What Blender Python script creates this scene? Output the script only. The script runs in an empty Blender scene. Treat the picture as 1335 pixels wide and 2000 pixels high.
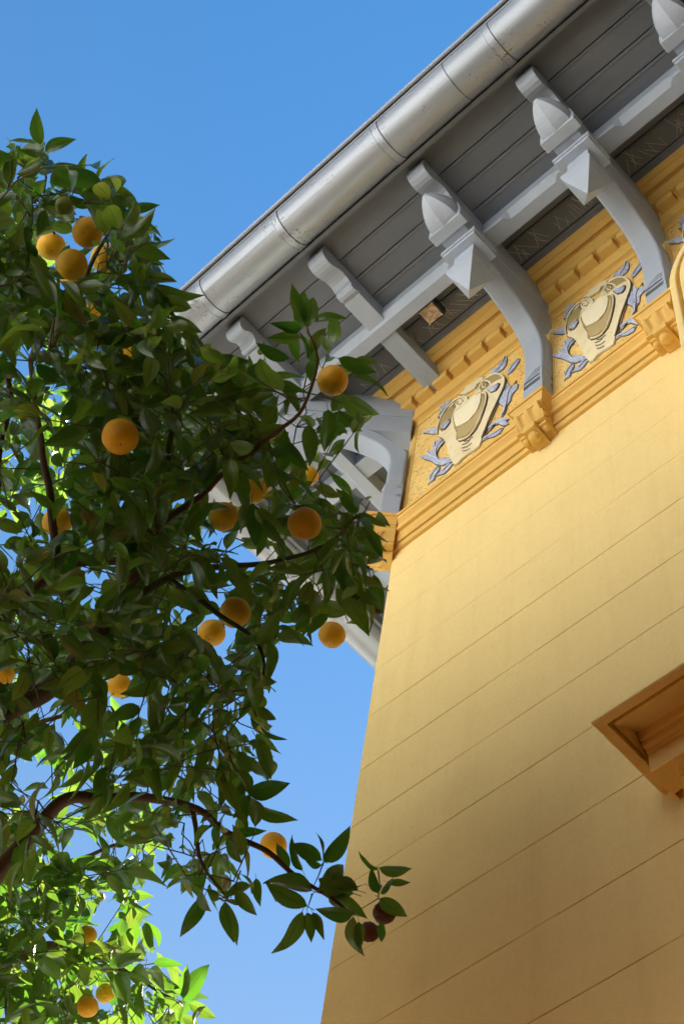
import bpy, math, random
import numpy as np
from mathutils import Vector, Matrix, noise
random.seed(7); rng = np.random.default_rng(7)
C = bpy.context.scene.collection
SC = bpy.context.scene

# ------------------------------------------------------------------ camera, world, sun, exposure
RC = np.array([[0.72391109, 0.68181251, 0.1052826],
               [-0.56213574, 0.67141442, -0.48291415],
               [-0.39994517, 0.2904038, 0.86931553]])      # rows: camera right, down, forward
FPX = 3200.0
cam_d = bpy.data.cameras.new('camera'); cam = bpy.data.objects.new('camera', cam_d); C.objects.link(cam)
M = Matrix.Identity(4)
for i in range(3):
    M[i][0] = RC[0][i]; M[i][1] = -RC[1][i]; M[i][2] = -RC[2][i]
cam.matrix_world = M
cam_d.sensor_fit = 'VERTICAL'; cam_d.sensor_height = 24.0; cam_d.lens = 24.0 * FPX / 2000.0
cam_d.clip_start = 0.05; cam_d.clip_end = 5000
cam_d.dof.use_dof = True; cam_d.dof.focus_distance = 5.0; cam_d.dof.aperture_fstop = 9.0
SC.camera = cam

SUN = Vector((-0.14, 0.64, 0.75)).normalized()              # towards the sun
w = bpy.data.worlds.new("World"); SC.world = w; w.use_nodes = True
nt = w.node_tree; bg = nt.nodes['Background']
sky = nt.nodes.new('ShaderNodeTexSky'); sky.sky_type = 'NISHITA'; sky.sun_disc = False
sky.sun_elevation = math.asin(SUN.z); sky.sun_rotation = math.atan2(SUN.x, SUN.y)
sky.air_density = 1.0; sky.dust_density = 0.0; sky.ozone_density = 3.0
# clear deep sky paling evenly towards the horizon all round
def wn(kind, **kw):
    n = nt.nodes.new(kind)
    for k, v in kw.items(): setattr(n, k, v)
    return n
tint = wn('ShaderNodeMix', data_type='RGBA', blend_type='MULTIPLY'); tint.inputs[0].default_value = 1; tint.inputs[7].default_value = (0.43, 0.87, 1.02, 1)
nt.links.new(sky.outputs[0], tint.inputs[6])
tcw = wn('ShaderNodeTexCoord'); sxyz = wn('ShaderNodeSeparateXYZ'); nt.links.new(tcw.outputs['Generated'], sxyz.inputs[0])
m1 = wn('ShaderNodeMath', operation='SUBTRACT', use_clamp=True); m1.inputs[0].default_value = 1; nt.links.new(sxyz.outputs[2], m1.inputs[1])
m2 = wn('ShaderNodeMath', operation='POWER'); m2.inputs[1].default_value = 1.5; nt.links.new(m1.outputs[0], m2.inputs[0])
m3_ = wn('ShaderNodeMath', operation='MULTIPLY'); m3_.inputs[1].default_value = 1.8; nt.links.new(m2.outputs[0], m3_.inputs[0])
m4 = wn('ShaderNodeMath', operation='MINIMUM'); m4.inputs[1].default_value = 0.85; nt.links.new(m3_.outputs[0], m4.inputs[0])
pale = wn('ShaderNodeMix', data_type='RGBA'); pale.inputs[7].default_value = (2.55, 2.68, 2.62, 1)
nt.links.new(m4.outputs[0], pale.inputs[0]); nt.links.new(tint.outputs[2], pale.inputs[6])
nt.links.new(pale.outputs[2], bg.inputs[0]); bg.inputs[1].default_value = 0.0519
sl = bpy.data.lights.new('sun', 'SUN'); sl.energy = 5.0; sl.angle = math.radians(0.5); sl.color = (1, 0.96, 0.90)
so = bpy.data.objects.new('sun', sl); C.objects.link(so)
so.rotation_euler = SUN.to_track_quat('Z', 'Y').to_euler(); so.location = (-6, 3, 12)
SC.view_settings.view_transform = 'Standard'; SC.view_settings.look = 'None'
SC.view_settings.exposure = 2.2; SC.view_settings.gamma = 1; SC.view_settings.use_curve_mapping = False
SC.render.engine = 'CYCLES'
SC.cycles.max_bounces = 10; SC.cycles.diffuse_bounces = 6; SC.cycles.transmission_bounces = 6
SC.cycles.transparent_max_bounces = 8; SC.cycles.use_denoising = True

# ------------------------------------------------------------------ helpers
def ray(u, v):
    d = np.array([u - 667.5, v - 1000.0, FPX]); d /= np.linalg.norm(d)
    return RC.T @ d
def at(u, v, dist):                                          # a point dist metres from the camera towards a picture point
    return Vector(ray(u, v) * dist)
def proj(p):
    q = RC @ np.asarray(p); return q[0] / q[2] * FPX + 667.5, q[1] / q[2] * FPX + 1000.0, q[2]

def mesh(verts, faces, smooth=False, uv=None):
    me = bpy.data.meshes.new('m'); me.from_pydata([tuple(v) for v in verts], [], faces)
    if smooth:
        me.polygons.foreach_set('use_smooth', [True] * len(me.polygons))
    me.update(); return me
POS = {}
def link(name, me, mat, parent=None, loc=(0, 0, 0), rz=0.0, bevel=0.0, autosmooth=False):
    me.name = name
    o = bpy.data.objects.new(name, me); C.objects.link(o)
    if mat and not me.materials: me.materials.append(mat)
    o.location = loc; o.rotation_euler = (0, 0, rz)
    if parent: o.parent = parent
    if bevel:
        b = o.modifiers.new('bevel', 'BEVEL'); b.width = bevel; b.segments = 2; b.limit_method = 'ANGLE'; b.angle_limit = math.radians(35)
        b.harden_normals = False
    return o
def tag(o, label=None, cat=None, group=None, kind=None):
    if label: o['label'] = label
    if cat: o['category'] = cat
    if group: o['group'] = group
    if kind: o['kind'] = kind
    return o
class MB:                                                   # mesh collector
    def __init__(s): s.v = []; s.f = []
    def add(s, v, f):
        n = len(s.v); s.v += [tuple(p) for p in v]; s.f += [tuple(i + n for i in q) for q in f]; return s
    def box(s, x0, x1, y0, y1, z0, z1):
        return s.add([(x0,y0,z0),(x1,y0,z0),(x1,y1,z0),(x0,y1,z0),(x0,y0,z1),(x1,y0,z1),(x1,y1,z1),(x0,y1,z1)],
                     [(0,3,2,1),(4,5,6,7),(0,1,5,4),(1,2,6,5),(2,3,7,6),(3,0,4,7)])
    def prism_x(s, poly, x0, x1):                           # poly: (y, z) list
        n = len(poly)
        v = [(x0, a, b) for a, b in poly] + [(x1, a, b) for a, b in poly]
        f = [tuple(range(n))[::-1], tuple(range(n, 2*n))] + [(i, (i+1) % n, n + (i+1) % n, n + i) for i in range(n)]
        return s.add(v, f)
    def prism_y(s, poly, y0, y1):                           # poly: (x, z)
        n = len(poly)
        v = [(a, y0, b) for a, b in poly] + [(a, y1, b) for a, b in poly]
        f = [tuple(range(n)), tuple(range(n, 2*n))[::-1]] + [(i, n + i, n + (i+1) % n, (i+1) % n) for i in range(n)]
        return s.add(v, f)
    def sphere(s, c, r, sx=1, sy=1, sz=1, nu=16, nv=10):
        v = [(c[0], c[1], c[2] + r*sz)]; f = []
        for j in range(1, nv):
            t = math.pi * j / nv
            for i in range(nu):
                a = 2*math.pi*i/nu
                v.append((c[0] + r*sx*math.sin(t)*math.cos(a), c[1] + r*sy*math.sin(t)*math.sin(a), c[2] + r*sz*math.cos(t)))
        v.append((c[0], c[1], c[2] - r*sz)); L = len(v) - 1
        for i in range(nu):
            k = (i+1) % nu
            f.append((0, 1+i, 1+k)); f.append((L, L-nu+k, L-nu+i))
            for j in range(nv-2):
                a = 1 + j*nu
                f.append((a+i, a+nu+i, a+nu+k, a+k))
        return s.add(v, f)
    def tube(s, pts, radii, n=6, cap=True):
        pts = [Vector(p) for p in pts]; up = None; v = []; f = []
        for i, p in enumerate(pts):
            d = (pts[min(i+1, len(pts)-1)] - pts[max(i-1, 0)])
            d = d.normalized() if d.length > 1e-9 else Vector((0, 0, 1))
            if up is None: up = d.orthogonal().normalized()
            up = (up - d * up.dot(d))
            up = up.normalized() if up.length > 1e-6 else d.orthogonal().normalized()
            b = d.cross(up); r = radii[i] if hasattr(radii, '__len__') else radii
            for k in range(n):
                a = 2*math.pi*k/n; v.append(p + (up*math.cos(a) + b*math.sin(a)) * r)
        for i in range(len(pts)-1):
            for k in range(n):
                q = (k+1) % n; f.append((i*n+k, i*n+q, (i+1)*n+q, (i+1)*n+k))
        if cap: f.append(tuple(range(n))[::-1]); f.append(tuple(range((len(pts)-1)*n, len(pts)*n)))
        return s.add(v, f)
    def mesh(s, smooth=False): return mesh(s.v, s.f, smooth)

def curve(pts, n=4):                                        # Catmull-Rom
    out = []
    for i in range(len(pts)-1):
        p0 = Vector(pts[max(i-1, 0)]); p1 = Vector(pts[i]); p2 = Vector(pts[i+1]); p3 = Vector(pts[min(i+2, len(pts)-1)])
        for k in range(n):
            t = k/n; out.append(tuple(0.5*((2*p1)+(-p0+p2)*t+(2*p0-5*p1+4*p2-p3)*t*t+(-p0+3*p1-3*p2+p3)*t**3)))
    out.append(tuple(pts[-1])); return out

# ------------------------------------------------------------------ materials
def mat_new(name):
    m = bpy.data.materials.new(name); m.use_nodes = True
    return m, m.node_tree, m.node_tree.nodes['Principled BSDF']
def N(t, kind, **kw):
    n = t.nodes.new(kind)
    for k, v in kw.items():
        if k.startswith('i_'):
            key = k[2:]; n.inputs[int(key) if key.isdigit() else key.replace('_', ' ')].default_value = v
        else: setattr(n, k, v)
    return n
def coords(t): return N(t, 'ShaderNodeNewGeometry').outputs['Position']
def noise_n(t, scale, detail=4, rough=0.6, vec=None, dist=0.0):
    n = N(t, 'ShaderNodeTexNoise', i_Scale=scale, i_Detail=detail, i_Roughness=rough, i_Distortion=dist)
    t.links.new(vec if vec is not None else coords(t), n.inputs['Vector']); return n.outputs['Fac']
def ramp(t, fac, stops):
    r = N(t, 'ShaderNodeValToRGB'); cr = r.color_ramp
    while len(cr.elements) < len(stops): cr.elements.new(0.5)
    for e, (p, c) in zip(cr.elements, stops):
        e.position = p; e.color = (c, c, c, 1) if not hasattr(c, '__len__') else (*c, 1)
    t.links.new(fac, r.inputs[0]); return r.outputs[0]
def mix(t, fac, a, b, mode='MIX'):
    m = N(t, 'ShaderNodeMix', data_type='RGBA', blend_type=mode)
    for sock, val in ((m.inputs[0], fac), (m.inputs[6], a), (m.inputs[7], b)):
        if hasattr(val, 'links') or isinstance(val, bpy.types.NodeSocket): t.links.new(val, sock)
        elif hasattr(val, '__len__'): sock.default_value = (*val, 1)
        else: sock.default_value = val
    return m.outputs[2]
def bump(t, bsdf, h, strength, dist=0.002):
    b = N(t, 'ShaderNodeBump', i_Strength=strength, i_Distance=dist); t.links.new(h, b.inputs['Height'])
    t.links.new(b.outputs[0], bsdf.inputs['Normal']); return b

def painted(name, col, rough=0.6, var=0.08, grain=180, gs=0.35, spec=0.4, stain=None, specks=0.0, stretch=None, bd=0.002):
    m, t, p = mat_new(name)
    big = noise_n(t, 1.7, 4, 0.6); mid = noise_n(t, 14, 5, 0.65)
    c = mix(t, ramp(t, big, [(0.3, 0.0), (0.7, 1.0)]), [x*(1-var) for x in col], [min(1, x*(1+var*0.6)) for x in col])
    c = mix(t, ramp(t, mid, [(0.35, 0.0), (0.75, 0.5)]), c, [x*(1-var*1.4) for x in col])
    if stain:
        c = mix(t, ramp(t, noise_n(t, 5.0, 8, 0.7), [(0.56, 0.0), (0.75, 0.55)]), c, stain)
    if specks:
        vo = N(t, 'ShaderNodeTexVoronoi', i_Scale=9.0, feature='F1', i_Randomness=1.0); t.links.new(coords(t), vo.inputs['Vector'])
        c = mix(t, ramp(t, vo.outputs['Distance'], [(specks, 0.85), (specks*1.8, 0.0)]), c, [x*0.25 for x in col])
    t.links.new(c, p.inputs['Base Color'])
    p.inputs['Roughness'].default_value = rough; p.inputs['Specular IOR Level'].default_value = spec
    v = coords(t)
    if stretch:
        mp = N(t, 'ShaderNodeMapping'); mp.inputs['Scale'].default_value = stretch; t.links.new(v, mp.inputs[0]); v = mp.outputs[0]
    h = mix(t, 0.5, noise_n(t, grain, 4, 0.6, v), noise_n(t, grain*0.22, 4, 0.6, v))
    bump(t, p, h, gs, bd)
    return m

YEL = painted('yellow_stucco', (0.87, 0.672, 0.292), 0.78, 0.045, 130, 0.8, 0.2, specks=0.010, bd=0.006)
JOINT = painted('brown_joint_mortar', (0.16, 0.09, 0.04), 0.9, 0.2, 90, 0.3, 0.1)
def streaks(m, col, amt):
    t = m.node_tree; p = t.nodes['Principled BSDF']; old = p.inputs['Base Color'].links[0].from_socket
    mp = N(t, 'ShaderNodeMapping'); mp.inputs['Scale'].default_value = (5, 5, 0.35); t.links.new(coords(t), mp.inputs[0])
    c = mix(t, ramp(t, noise_n(t, 2.2, 6, 0.65, mp.outputs[0]), [(0.50, 0), (0.72, amt)]), old, col)
    c = mix(t, ramp(t, noise_n(t, 55, 4, 0.7), [(0.45, 0), (0.75, amt)]), c, col)
    t.links.new(c, p.inputs['Base Color'])
streaks(YEL, (0.68, 0.48, 0.18), 0.22)
TRIM = painted('yellow_trim', (0.74, 0.475, 0.13), 0.62, 0.10, 110, 0.35, 0.3, stain=(0.55, 0.32, 0.085), bd=0.003)
WOOD = painted('grey_painted_wood', (0.37, 0.43, 0.53), 0.5, 0.11, 60, 0.85, 0.45, stain=(0.27, 0.28, 0.30), specks=0.010, stretch=(1, 1, 1), bd=0.003)
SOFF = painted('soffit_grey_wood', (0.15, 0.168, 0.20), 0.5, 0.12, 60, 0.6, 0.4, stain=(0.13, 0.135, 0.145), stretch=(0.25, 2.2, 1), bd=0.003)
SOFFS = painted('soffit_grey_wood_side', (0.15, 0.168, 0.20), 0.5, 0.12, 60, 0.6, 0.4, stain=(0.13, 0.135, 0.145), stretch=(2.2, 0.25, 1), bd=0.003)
CREAM = painted('cream_painted_relief', (0.80, 0.70, 0.46), 0.6, 0.10, 90, 0.5, 0.3, stain=(0.62, 0.50, 0.27), bd=0.003)
PALEB = painted('pale_blue_highlight_paint', (0.66, 0.69, 0.78), 0.6, 0.1, 60, 0.2)
CREAM2 = painted('pale_shield', (0.84, 0.77, 0.56), 0.55, 0.06, 90, 0.35, 0.3, bd=0.002)
KHAKI = painted('khaki_shading_paint', (0.40, 0.31, 0.13), 0.6, 0.22, 60, 0.5, 0.3, bd=0.003)
BLUE = painted('blue_grey_leaf_paint', (0.42, 0.49, 0.68), 0.6, 0.3, 45, 0.6, 0.3, bd=0.004)
def streak(m, col, s1, lo, hi):
    t = m.node_tree; p = t.nodes['Principled BSDF']; old = p.inputs['Base Color'].links[0].from_socket
    c = mix(t, ramp(t, noise_n(t, s1, 5, 0.6, dist=1.5), [(lo, 0), (hi, 0.9)]), old, col); t.links.new(c, p.inputs['Base Color'])
streak(BLUE, (0.62, 0.65, 0.74), 20, 0.50, 0.66); streak(BLUE, (0.17, 0.17, 0.29), 30, 0.56, 0.68); streak(CREAM, (0.60, 0.50, 0.30), 13, 0.54, 0.72)
OUTL = painted('brown_outline_paint', (0.07, 0.045, 0.04), 0.7, 0.2, 90, 0.3, 0.2)
DRIP = painted('pale_drip_edge_metal', (0.38, 0.40, 0.43), 0.45, 0.03, 60, 0.0, 0.5)
GAPSHADE = painted('gap_and_seam_shade', (0.05, 0.05, 0.055), 0.6, 0.1, 90, 0.3, 0.3)  # shade of gaps put into the colour; also the gutter's seam line
BARK = painted('citrus_bark', (0.12, 0.075, 0.045), 0.85, 0.35, 45, 1.0, 0.2, stain=(0.2, 0.16, 0.11), stretch=(1, 1, .3), bd=0.006)
TWIG = painted('green_brown_twig', (0.09, 0.095, 0.035), 0.7, 0.3, 60, 0.5, 0.3)
WIRE = painted('thin_steel_wire', (0.6, 0.6, 0.58), 0.35, 0.05, 80, 0.1, 0.8)
BLACKM = painted('black_lamp_housing', (0.03, 0.03, 0.03), 0.45, 0.1, 90, 0.2, 0.5)
PLATE = painted('grey_lamp_plate', (0.25, 0.26, 0.22), 0.5, 0.1, 90, 0.2, 0.5)
TILE = painted('roof_tile', (0.35, 0.17, 0.10), 0.8, 0.2, 60, 0.6, 0.2)

def panel_mat():
    m, t, p = mat_new('golden_mosaic_plaster')
    big = noise_n(t, 2.5, 3, 0.6)
    c = mix(t, ramp(t, big, [(0.35, 0.0), (0.65, 1.0)]), (0.74, 0.46, 0.12), (0.80, 0.57, 0.20))
    vo = N(t, 'ShaderNodeTexVoronoi', feature='DISTANCE_TO_EDGE', i_Scale=52.0, i_Randomness=1.0); t.links.new(coords(t), vo.inputs['Vector'])
    sp = ramp(t, vo.outputs['Distance'], [(0.015, 1.0), (0.07, 0.0)])
    br = ramp(t, noise_n(t, 38, 3, 0.7), [(0.47, 0.0), (0.56, 1.0)])
    f = N(t, 'ShaderNodeMath', operation='MULTIPLY'); t.links.new(sp, f.inputs[0]); t.links.new(br, f.inputs[1])
    c = mix(t, f.outputs[0], c, (0.25, 0.15, 0.08))
    t.links.new(c, p.inputs['Base Color']); p.inputs['Roughness'].default_value = 0.7
    bump(t, p, vo.outputs['Distance'], 0.5, 0.003)
    return m
PANEL = panel_mat()

def gutter_mat():
    m, t, p = mat_new('painted_zinc_gutter')
    c = mix(t, ramp(t, noise_n(t, 3.0, 4, 0.6), [(0.3, 0), (0.7, 1)]), (0.29, 0.325, 0.385), (0.35, 0.39, 0.455))
    # patches of grime and corrosion spots
    patch = ramp(t, noise_n(t, 6.0, 4, 0.6), [(0.50, 0), (0.64, 1)])
    sp = ramp(t, noise_n(t, 90, 5, 0.75), [(0.555, 0), (0.60, 1)])
    f = N(t, 'ShaderNodeMath', operation='MULTIPLY'); t.links.new(patch, f.inputs[0]); t.links.new(sp, f.inputs[1])
    c = mix(t, f.outputs[0], c, (0.10, 0.09, 0.06))
    st = ramp(t, noise_n(t, 11, 6, 0.7), [(0.60, 0), (0.8, 0.5)])
    c = mix(t, st, c, (0.27, 0.28, 0.29))
    t.links.new(c, p.inputs['Base Color'])
    p.inputs['Roughness'].default_value = 0.36; p.inputs['Metallic'].default_value = 0.35; p.inputs['Specular IOR Level'].default_value = 0.5
    bump(t, p, noise_n(t, 30, 3, 0.5), 0.15, 0.003)
    return m
GUT = gutter_mat()

def orange_mat(name, col, col2, bumpy=0.35):
    m, t, p = mat_new(name)
    tc = N(t, 'ShaderNodeTexCoord').outputs['Object']
    oi = N(t, 'ShaderNodeObjectInfo').outputs['Random']
    c = mix(t, ramp(t, noise_n(t, 22, 4, 0.6, tc), [(0.35, 0), (0.7, 1)]), col, col2)
    c = mix(t, oi, c, [a*b for a, b in zip(col, (0.95, 1.25, 1.3))])
    c = mix(t, ramp(t, noise_n(t, 75, 3, 0.8, tc), [(0.68, 0), (0.75, 0.8)]), c, (0.22, 0.12, 0.02))
    t.links.new(c, p.inputs['Base Color']); p.inputs['Roughness'].default_value = 0.42
    p.inputs['Specular IOR Level'].default_value = 0.32; p.inputs['Subsurface Weight'].default_value = 0.05; p.inputs['Subsurface Radius'].default_value = (0.02, 0.008, 0.002); p.inputs['Subsurface Scale'].default_value = 0.3
    vo = N(t, 'ShaderNodeTexVoronoi', i_Scale=420.0); t.links.new(tc, vo.inputs['Vector'])
    bump(t, p, vo.outputs['Distance'], bumpy, 0.001)
    return m
ORANGE = orange_mat('orange_peel', (0.82, 0.37, 0.005), (0.78, 0.42, 0.010))
BROWNF = orange_mat('withered_fruit_peel', (0.16, 0.045, 0.02), (0.10, 0.03, 0.015), 1.0)
GREENF = orange_mat('unripe_fruit_peel', (0.30, 0.28, 0.04), (0.22, 0.25, 0.04))

def leaf_mat():
    m, t, p = mat_new('citrus_leaf')
    uv = N(t, 'ShaderNodeUVMap').outputs[0]; sep = N(t, 'ShaderNodeSeparateXYZ'); t.links.new(uv, sep.inputs[0])
    att = N(t, 'ShaderNodeAttribute', attribute_name='tint').outputs['Fac']
    def mth(op, a, b=None):
        n = N(t, 'ShaderNodeMath', operation=op)
        for i, x in enumerate((a, b)):
            if x is None: continue
            if isinstance(x, (int, float)): n.inputs[i].default_value = x
            else: t.links.new(x, n.inputs[i])
        return n.outputs[0]
    au = mth('ABSOLUTE', mth('SUBTRACT', sep.outputs[0], 0.5))
    mid = ramp(t, au, [(0.018, 1.0), (0.05, 0.0)])
    wv = mth('SINE', mth('MULTIPLY', mth('SUBTRACT', sep.outputs[1], mth('MULTIPLY', au, 0.55)), 66.0))
    side = ramp(t, wv, [(0.90, 0.0), (1.0, 0.55)])
    veins = mth('MAXIMUM', mid, side)
    base = mix(t, att, (0.010, 0.052, 0.006), (0.055, 0.165, 0.020))
    nz = noise_n(t, 45, 4, 0.6)
    base = mix(t, ramp(t, nz, [(0.5, 0), (0.8, 0.8)]), base, (0.035, 0.095, 0.014))
    base = mix(t, ramp(t, att, [(0.982, 0.0), (0.99, 1.0)]), base, (0.22, 0.13, 0.03))
    base = mix(t, veins, base, (0.075, 0.10, 0.025))
    back = N(t, 'ShaderNodeNewGeometry').outputs['Backfacing']
    basef = mix(t, mth('MULTIPLY', back, 0.35), base, (0.06, 0.13, 0.035))
    t.links.new(basef, p.inputs['Base Color'])
    p.inputs['Roughness'].default_value = 0.26; p.inputs['Specular IOR Level'].default_value = 0.7
    tr = N(t, 'ShaderNodeBsdfTranslucent')
    tcol = mix(t, att, (0.09, 0.28, 0.016), (0.27, 0.37, 0.032)); tcol = mix(t, mth('MULTIPLY', veins, 0.55), tcol, (0.07, 0.16, 0.01))
    t.links.new(tcol, tr.inputs['Color'])
    ms = N(t, 'ShaderNodeMixShader', i_0=0.42); t.links.new(p.outputs[0], ms.inputs[1]); t.links.new(tr.outputs[0], ms.inputs[2])
    out = t.nodes['Material Output']; t.links.new(ms.outputs[0], out.inputs[0])
    b = N(t, 'ShaderNodeBump', i_Strength=0.35, i_Distance=0.001); t.links.new(veins, b.inputs['Height'])
    t.links.new(b.outputs[0], p.inputs['Normal']); t.links.new(b.outputs[0], tr.inputs['Normal'])
    return m
LEAF = leaf_mat()

def ground_mat():
    m, t, p = mat_new('garden_gravel')
    c = mix(t, noise_n(t, 0.8, 6, 0.6), (0.38, 0.37, 0.32), (0.46, 0.45, 0.40)); c = mix(t, ramp(t, noise_n(t, 60, 3, 0.7), [(0.4, 0), (0.7, 0.6)]), c, (0.16, 0.17, 0.11))
    t.links.new(c, p.inputs['Base Color']); p.inputs['Roughness'].default_value = 0.9
    bump(t, p, noise_n(t, 60, 4, 0.7), 0.6, 0.01); return m

# ------------------------------------------------------------------ ground
GZ = -1.6
WALL_H = 4.3
g = MB(); n = 24
for i in range(n+1):
    for j in range(n+1):
        a = (i/n*2-1); b = (j/n*2-1); g.v.append((math.copysign(abs(a)**3, a)*1500, math.copysign(abs(b)**3, b)*1500, GZ))
for i in range(n):
    for j in range(n): k = i*(n+1)+j; g.f.append((k, k+n+1, k+n+2, k+1))
tag(link('ground', g.mesh(), ground_mat()), kind='structure')

# ------------------------------------------------------------------ the house
XC, YF = -2.382, 2.0            # corner edge of the two facades
XR, YB = 0.45, 7.5               # far ends
house = bpy.data.objects.new('yellow_house', None); C.objects.link(house); house.location = (0, 0, 0)
tag(house, 'ochre yellow house corner with board lined wall, painted frieze and deep grey bracketed eaves', 'house')

def part(name, mb, mat, parent=house, **kw):
    return link(name, mb.mesh(kw.pop('smooth', False)), mat, parent, **kw)

b = MB()
b.v = []; b.box(XC+0.03, XR, YF+0.03, YB, GZ, 6.50)
part('wall', b, JOINT)
# wall boards, one by one
JZ = [2.53, 2.806, 3.098, 3.407, 3.665, 3.93, 4.205, 4.465, 4.756, 5.036]
zz = 2.53
while zz > GZ + 0.2: zz -= 0.285; JZ.insert(0, zz)
JZ[0] = GZ + 0.02
for i in range(len(JZ)-1):
    gap = 0.0030 if JZ[i] < 4.3 else 0.0016
    z0 = JZ[i] + (gap if i else 0); z1 = JZ[i+1]
    t_ = 0.0
    mb = MB(); f = YF + t_
    prof = [(f+0.028, z0), (f+0.001, z0), (f, z0+0.001), (f, z1-0.001), (f+0.001, z1), (f+0.028, z1)]
    # subdivided along the length so that the long edge can waver a little, as hand made render does
    nx = 90; v = []; fc = []
    for k in range(nx+1):
        x = XC + (XR-XC)*(k/nx)**1.4
        for (a, z) in prof:
            wob = 0.0012*noise.noise(Vector((x*2.1, 5, 3))) if abs(a-f) < 0.02 else 0
            if z > (z0+z1)/2 and i < len(JZ)-2 and abs(a-f) < 0.02:      # the joint above narrows and nearly closes here and there
                g_ = 0.0030 if z1 < 4.2 else 0.0016; wob += g_*max(0, min(0.92, 0.15 + (1.0 if z1 > 4.2 else 0.8)*noise.noise(Vector((x*5.0, z1*7, 9)))))
            v.append((x, a, z + wob))
    m_ = len(prof)
    for k in range(nx):
        for q in range(m_): r_ = (q+1) % m_; fc.append((k*m_+q, (k+1)*m_+q, (k+1)*m_+r_, k*m_+r_))
    fc.append(tuple(range(m_))); fc.append(tuple(range(nx*m_, nx*m_+m_))[::-1])
    mb.add(v, fc); part('wall_board', mb, YEL)
    # return face on the side wall
    mb = MB(); mb.box(XC - 0.0, XC+0.028, YF+0.0285, YB, z0, z1); part('wall_board', mb, YEL)
mb = MB(); mb.box(XC, XR, YF-0.0003, YF+0.029, 5.0364, 6.46); part('frieze_wall', mb, YEL)
mb = MB(); mb.box(XC, XC+0.029, YF+0.0292, YB, 5.0372, 6.46); part('frieze_wall', mb, YEL)

def sweep(profile, x_end=XR, y_end=YB):                     # closed profile (p outward, z) run along both facades, mitred at the corner
    mb = MB(); n = len(profile); v = []
    for p, z in profile: v.append((x_end, YF - p, z))
    for p, z in profile: v.append((XC - p, YF - p, z))
    for p, z in profile: v.append((XC - p, y_end, z))
    f = []
    for s in (0, 1):
        for i in range(n): j = (i+1) % n; f.append((s*n+i, s*n+j, (s+1)*n+j, (s+1)*n+i))
    f.append(tuple(range(n))); f.append(tuple(range(2*n, 3*n))[::-1])
    return mb.add(v, f)

# string course below the painted panels
part('string_course', sweep([(-0.01, 5.214), (0.013, 5.216), (0.0145, 5.222), (0.0145, 5.2465), (0.010, 5.2465), (0.010, 5.2515), (0.021, 5.2515), (0.021, 5.321),
      (0.034, 5.3225), (0.036, 5.327), (0.036, 5.343), (0.033, 5.348), (0.036, 5.354), (0.043, 5.360), (0.051, 5.366), (0.054, 5.372), (0.054, 5.3755), (0.060, 5.3755), (0.060, 5.392), (-0.01, 5.394)]), TRIM)
# upper cornice
part('cornice', sweep([(-0.01, 6.272), (0.006, 6.274), (0.010, 6.279), (0.008, 6.285), (0.018, 6.289), (0.030, 6.2905), (0.032, 6.298), (0.032, 6.371), (0.034, 6.374),
      (0.034, 6.428), (0.076, 6.430), (0.076, 6.442), (0.088, 6.447), (0.094, 6.462), (0.098, 6.466), (0.0985, 6.482), (0.114, 6.483), (0.118, 6.473),
      (0.142, 6.480), (0.144, 6.488), (0.158, 6.492), (0.170, 6.500), (0.180, 6.512), (0.190, 6.514), (0.196, 6.522), (0.196, 6.528), (-0.01, 6.528)]), TRIM)
# dentils
dm = MB(); dm.box(-0.0395, 0.0395, -0.0745, -0.030, 6.3735, 6.4295); dme = dm.mesh()
x = XC - 0.030
for k in range(34):
    o = link('dentil', dme, TRIM, house, loc=(x + 0.0405 + 0.0, YF, 0), bevel=0.003); x += 0.0993
for k in range(8):
    o = link('dentil', dme, TRIM, house, loc=(XC, YF - 0.03 + 0.09 + 0.0993*k, 0), rz=-math.pi/2, bevel=0.003)

# painted frieze panels with their relief ornament
def wp(u, v):                                               # picture point on the frieze -> point of the facade plane
    d = ray(u, v); return d[0]/d[1]*YF, d[2]/d[1]*YF
def tr(pts): return [wp(800 + a*0.22472, 650 + b*0.22472) for a, b in pts]
ART = {
 'body': [(250,900),(255,840),(270,790),(290,740),(315,690),(345,650),(380,618),(415,598),(450,578),(480,568),(510,570),(530,585),(565,560),(600,530),(605,490),(640,450),(680,420),(720,388),(760,368),(800,370),(828,390),(845,430),(845,480),(820,530),(790,590),(765,645),(735,700),(715,760),(690,820),(665,870),(645,910),(635,955),(615,1000),(570,1035),(520,1065),(470,1105),(430,1150),(400,1165),(370,1110),(350,1050),(335,1000),(318,955),(295,928),(265,918)],
 'wingl': [(272,862),(285,800),(310,740),(350,685),(400,645),(430,635),(408,690),(385,760),(372,800),(340,850),(300,880)],
 'wingr': [(615,525),(605,500),(640,455),(690,415),(745,385),(790,388),(815,415),(780,430),(735,460),(690,500),(650,530)],
 'shield': [(402,765),(410,730),(440,695),(500,655),(560,600),(610,560),(650,540),(685,548),(698,580),(690,640),(665,720),(635,800),(600,870),(550,930),(500,960),(455,970),(432,945),(436,890),(415,845)],
 'shade': [(436,870),(480,855),(540,820),(600,760),(640,690),(660,610),(676,590),(672,650),(645,740),(610,820),(570,885),(520,930),(465,950),(446,930),(450,890)],
 'white': [(418,770),(425,735),(455,705),(510,662),(570,608),(620,575),(648,566),(655,590),(640,660),(608,730),(545,800),(480,838),(438,850),(424,815)],
 'scroll': [(440,545),(475,525),(500,480),(540,455),(580,425),(625,398),(655,392),(640,425),(600,450),(575,490),(530,520),(490,545)],
}
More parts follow.
